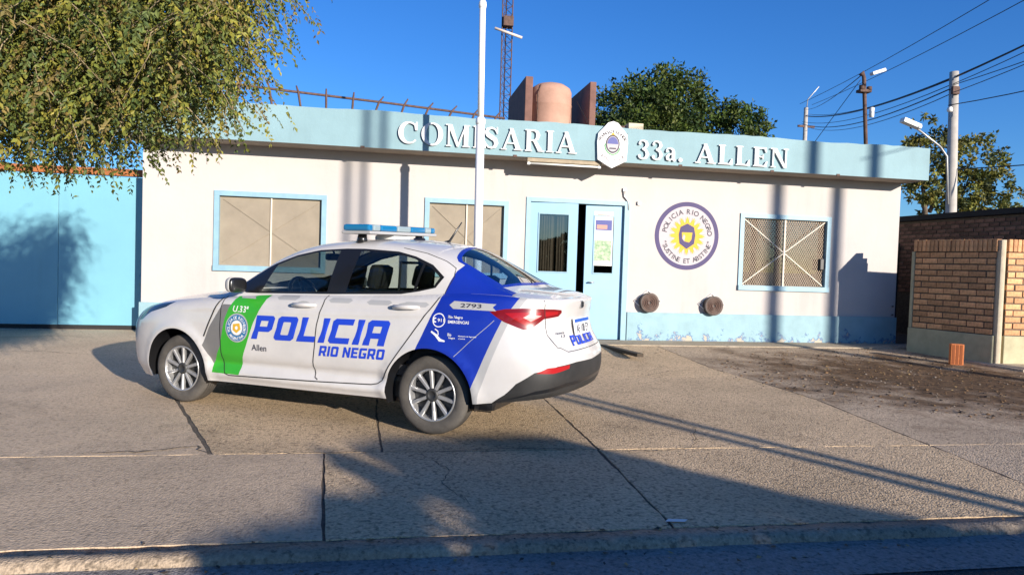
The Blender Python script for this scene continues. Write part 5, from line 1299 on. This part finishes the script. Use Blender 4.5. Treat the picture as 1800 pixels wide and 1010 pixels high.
# rear wing: number tag and service marks
side_decal([cdt([[(2.665,.995),(2.70,1.026),(2.96,1.018),(3.03,1.016),(3.005,.992),(3.035,.965),(2.96,.966),(2.70,.968)]],[],[(2.75+.07*i,.995) for i in range(4)])],M['csil'],off=.002)
side_decal([fit_text('2793',2.755,.981,.165,.030)],M['cdark'],off=.0038)
def ring(a,z,r0,r1): return cdt([circ(a,z,r0,r0,36)],[circ(a,z,r1,r1,36)])
side_decal([ring(2.60,.88,.052,.045),fit_text('911',2.59,.868,.052,.026)],M['cwhite'],off=.0025)
side_decal([cdt([rc(2.553,.862,2.563,.90),rc(2.563,.89,2.578,.90),rc(2.563,.862,2.578,.872)])],M['cwhite'],off=.0025)
side_decal([fit_text('Río Negro',2.675,.893,.115,.026),fit_text('EMERGENCIAS',2.675,.862,.165,.022)],M['cwhite'],off=.0025)
side_decal([cdt(stroke([(2.545,.795),(2.585,.770),(2.62,.735),(2.66,.728)],[.012,.018,.022,.01])+stroke([(2.575,.815),(2.60,.80),(2.605,.775),(2.58,.765)],[.008]*4))],M['cwhite'],off=.0025)
side_decal([fit_text('Río',2.68,.768,.03,.022),fit_text('Negro',2.69,.745,.05,.017),fit_text('Ministerio de Seguridad',2.765,.766,.14,.011),fit_text('y Justicia',2.765,.748,.055,.011)],M['cwhite'],off=.0025)
# tail: plate, lettering, badge
def rear_decal(glyphs,m_,name='lettering',off=.003):
    mb=MB()
    for V,T in glyphs:
        n=len(mb.v)
        for y,z in V:   # y positive to the car's left
            u=rear_u(abs(y),z); q=wall(u,z); mb.v.append((q.x-off,y,q.z))
        for t in T: mb.face(tuple(n+i for i in t))
    return mb.build(name,m_,car,world=False)
fl=lambda gl:[([(-(a),z) for a,z in V],T) for V,T in gl]
rear_decal(fl(sq_text('POLICIA',-.30,.700,.075,.56,.22)),M['ctext'],off=.007)
pmx=MB(); q=wall(PLEN-.001,.83); px_=q.x-.018
Mx=Matrix.Translation((px_,0,.835))@Matrix.Rotation(R(10),4,'Y'); pmx.bbox(-.006,.006,-.20,.20,-.066,.066,.004,Mx); lp=pmx.build('number_plate',M['cwhite'],car,world=False)
pm2=MB(); pm2.poly([Mx@Vector((-.0075,y,z)) for y,z in ((-.192,.032),(.192,.032),(.192,.060),(-.192,.060))]); pm2.build('plate_band',mat('plate_blue',(.02,.09,.40),.5),lp,world=False)
pm3=MB()
for V,T in [fit_text('AF 108 EY',-.165,-.050,.33,.068)]: flat(pm3,[(-x,z) for x,z in V],T,lambda y,z:tuple(Mx@Vector((-.008,y,z))))
pm3.build('plate_lettering',M['cdark'],lp,world=False)
rear_decal(fl([fit_text('CRONOS',-.50,.795,.14,.014),fit_text('1.3',-.42,.770,.06,.02)]),M['cdark'],off=.004)
bd=MB(); q=wall(PLEN-.001,1.0); bd.bbox(q.x-.012,q.x-.002,-.028,.028,.975,1.035,.004); bd=bd.build('badge',M['chrome'],car,world=False)
s=MB()
for k in (-1,0,1): s.box(q.x-.0145,q.x-.0125,-.018+k*.0-.003+.013*k,-.018+.006+.013*k+.008,.985,1.025)
s.build('badge_bars',M['trim'],bd,world=False)['kind']='stuff'
# ---- underbody, wheel wells, cabin
ub=MB(); ub.bbox(-3.0,.45,-.70,.70,.20,.42,.05); ub.build('underbody',M['trim'],car,world=False)
for hub in (0,2.521):
    for sd in (1,-1):
        wwl=MB(); Mx=Matrix.Translation((-hub,0,.305))@Matrix.Rotation(R(90)*(-sd),4,'X'); n0=len(wwl.v); seg=30
        for h in (.46,.832):
            for k in range(seg+1):
                a_=math.pi*k/seg*1.16-.25; xx_,zz_=hub-.372*math.cos(a_),.305+.372*math.sin(a_); wwl.v.append((-xx_,sd*(h if h<.5 else wall(to_u(xx_,max(zz_,.22)),max(zz_,.22)).y-.012),zz_))
        for k in range(seg): wwl.face((k,k+1,seg+2+k,seg+1+k),True)
        wwl.box(-hub-.36,-hub+.36,sd*.46-.005,sd*.46+.005,.15,.67); wwl.build('wheel_well',M['trim'],car,world=False)
cb_=MB(); cb_.bbox(-.95,-.30,-.68,.68,.72,.985,.06); cb_.build('dashboard',M['seat'],car,world=False)
cb_=MB(); cb_.box(-2.9,-.9,-.70,.70,.42,.50); cb_.build('cabin_floor',M['seat'],car,world=False)
def seat(x,y,w_,h):
    s=MB(); Mx=Matrix.Translation((x,y,.5))@Matrix.Rotation(R(-14),4,'Y')
    s.bbox(-.07,.07,-w_/2,w_/2,.05,.56,.05,Mx); s.bbox(-.02,.50,-w_/2,w_/2,-.02,.16,.05,Matrix.Translation((x,y,.5)))
    s=s.build('seat',M['seat'],car,world=False)
    hdr=MB()
    for yy in ([0] if w_<.8 else [-.35,.35]): hdr.bbox(-.05,.05,yy-.13,yy+.13,.59,.80 if w_<.8 else .74,.045,Mx)
    hdr.build('headrest',M['seat'],s,world=False)
seat(-1.62,.37,.48,1); seat(-1.62,-.37,.48,1); seat(-2.62,0,1.25,1)
sw=MB(); Mx=Matrix.Translation((-1.02,.37,.97))@Matrix.Rotation(R(-65),4,'Y'); sw.lathe([(.185+.016*math.cos(k*math.pi/4),.016*math.sin(k*math.pi/4)) for k in range(8)],Mx,32,closed=True); sw.lathe([(0,.02),(.06,.02),(.07,-.02)],Mx,14); sw.tube([Mx@Vector((-.18,0,0)),Mx@Vector((.18,0,0))],.014,6)
sw.build('steering_wheel',M['trim'],car,world=False)
rv=MB(); rv.bbox(-1.08,-1.03,-.12,.12,1.30,1.365,.02); rv.tube([(-1.05,0,1.36),(-1.02,0,1.42)],.01,6); rv.build('inside_mirror',M['trim'],car,world=False)
pr=MB(); pr.box(-2.12,-2.10,-.62,.62,.5,.92); pr.tube([(-2.1,-.60,.92),(-2.1,-.56,1.30),(-2.1,.56,1.30),(-2.1,.60,.92)],.012,6); pr.build('prisoner_partition',M['seat'],car,world=False)
# ---- mirrors
for sd in (1,-1):
    bm=bmesh.new(); bmesh.ops.create_uvsphere(bm,u_segments=20,v_segments=14,radius=1)
    for v in bm.verts:
        x,y,z=v.co; e_=lambda q:math.copysign(abs(q)**.6,q); v.co=Vector((-.75+.07*x*(1 if x>0 else .3),sd*(.90+.095*e_(y)),1.075+.062*e_(z)*(1+.1*y)))
    mb=MB(); mb.addbm(bm,smooth=True); mb=mb.build('wing_mirror',M['trim'],car,world=False)
    s=MB(); s.tube([(-.70,sd*.78,1.03),(-.71,sd*.86,1.05)],.022,8); s.build('mirror_arm',M['trim'],mb,world=False)
    bm=bmesh.new(); bmesh.ops.create_uvsphere(bm,u_segments=20,v_segments=14,radius=1)
    for v in bm.verts:
        x,y,z=v.co; e_=lambda q:math.copysign(abs(q)**.6,q); v.co=Vector((-.735+.072*max(x,-.05),sd*(.90+.098*e_(y)),1.077+.064*e_(z)*(1+.1*y)))
    s=MB(); s.addbm(bm,smooth=True); s.build('mirror_cap',M['csil'],mb,world=False)
# ---- door handles
for a,z,key in ((1.37,.935,'door:front'),(2.305,.962,'door:rear')):
    q=wall(to_u(a,z),z); h=MB(); h.tube([(q.x+.11,q.y-.01,q.z-.002),(q.x+.09,q.y+.028,q.z),(q.x,q.y+.036,q.z+.002),(q.x-.09,q.y+.028,q.z+.004),(q.x-.11,q.y-.01,q.z+.004)],[.011,.017,.019,.017,.011],10)
    h.build('handle',M['cw'],wobj[(key,1)],world=False)
    h=MB(); Mx=Matrix.Translation((q.x,q.y-.003,q.z-.006))@Matrix.Rotation(R(-90),4,'X')@Matrix.Diagonal((1.9,1,1,1)); h.lathe([(.040,.006),(.034,.0075),(.0,.004)],Mx,20); h.build('handle_cup',M['csil'],wobj[(key,1)],world=False)
# ---- wheels
def wheel(hub,sd,steer=0):
    w_=bpy.data.objects.new('wheel',None); COL.objects.link(w_); w_.parent=car; w_.location=(-hub,sd*.690,.302); w_.rotation_euler=(0,R(17*(hub+1)),0 if sd>0 else R(180))
    Mx=Matrix.Rotation(R(-90),4,'X')    # local z -> +y (outwards)
    t=MB(); prof=[(.196,.075),(.215,.088),(.245,.094),(.272,.090),(.290,.080),(.299,.066),(.302,.045),(.3025,.0),(.302,-.045),(.299,-.066),(.290,-.080),(.272,-.09),(.215,-.088),(.196,-.075)]
    t.lathe(prof,Mx,56); t.build('tyre',M['tyre'],w_,world=False)
    g_=MB()
    for h in (-.04,-.013,.013,.04): g_.lathe([(.3032,h-.004),(.3034,h+.004)],Mx,40)
    g_.build('tread_groove',M['trim'],w_,world=False)['kind']='stuff'
    r_=MB(); r_.lathe([(.200,.070),(.203,.082),(.196,.086),(.188,.080),(.184,.060),(.178,.0),(.178,-.07)],Mx,48); r_.build('rim',M['rim'],w_,world=False)
    d_=MB(); d_.lathe([(.176,.02),(.10,.025),(0,.025)],Mx,32); d_.build('brake_disc',M['rimdark'],w_,world=False)
    for k in range(10):
        s=MB(); a_=R(36*k); Mk=Mx@Matrix.Rotation(a_,4,'Z')
        c=[(.045,.013,.072),(.12,.0135,.074),(.19,.016,.078)]
        for i in range(3):
            r0,w0,h0=c[i]
            for (yy,hh) in ((-w0,h0-.03),(-w0,h0-.008),(-w0*.55,h0),(w0*.55,h0),(w0,h0-.008),(w0,h0-.03)): s.v.append(tuple(Mk@Vector((r0,yy,hh))))
        for i in range(2):
            for j in range(5): s.face((i*6+j,i*6+j+1,i*6+7+j,i*6+6+j))
        s.build('spoke',M['rim'],w_,world=False)
    hc=MB(); hc.lathe([(.052,.055),(.052,.072),(.044,.080),(.030,.082),(.028,.078),(0,.079)],Mx,24); hc.build('hub_cap',M['rimdark'],w_,world=False)
for hub in (0,2.521):
    for sd in (1,-1): wheel(hub,sd)
# ---- roof light bar, antenna, roof marker
lbx=-1.70
lb=MB(); lb.bbox(lbx-.14,lbx+.14,-.57,.57,1.552,1.578,.012); lb=lb.build('light_bar',M['csil'],car,world=False); lb.rotation_euler=(R(-1.6),0,0); lb.location=(0,0,-.012)
segs=[(-.57,-.50,'lensb'),(-.495,-.385,'lensc'),(-.38,-.12,'lensb'),(-.115,.115,'lensc'),(.12,.38,'lensb'),(.385,.495,'lensc'),(.50,.57,'lensb')]
for y0,y1,m_ in segs:
    s=MB(); s.bbox(lbx-.125,lbx+.125,y0,y1,1.579,1.632,.018); s.build('lens',M[m_],lb,world=False)
for y in (-.48,.48):
    s=MB(); s.tube([(lbx,y,1.47),(lbx,y*.98,1.552)],[.05,.035],8); s.build('mount',M['trim'],lb,world=False)
s=MB(); s.bbox(lbx-.1,lbx+.1,-.14,.14,1.50,1.551,.02); s.build('siren',M['cwhite'],lb,world=False)
an=MB(); an.tube([(-2.22,0,1.475),(-2.25,0,1.50),(-2.36,0,1.66)],[.03,.011,.005],8); an.build('antenna',M['trim'],car,world=False)
s=MB(); s.lathe([(.055,0),(.05,.022),(0,.03)],Matrix.Translation((-2.05,.18,1.488)),18); s.build('roof_marker',M['trim'],car,world=False)
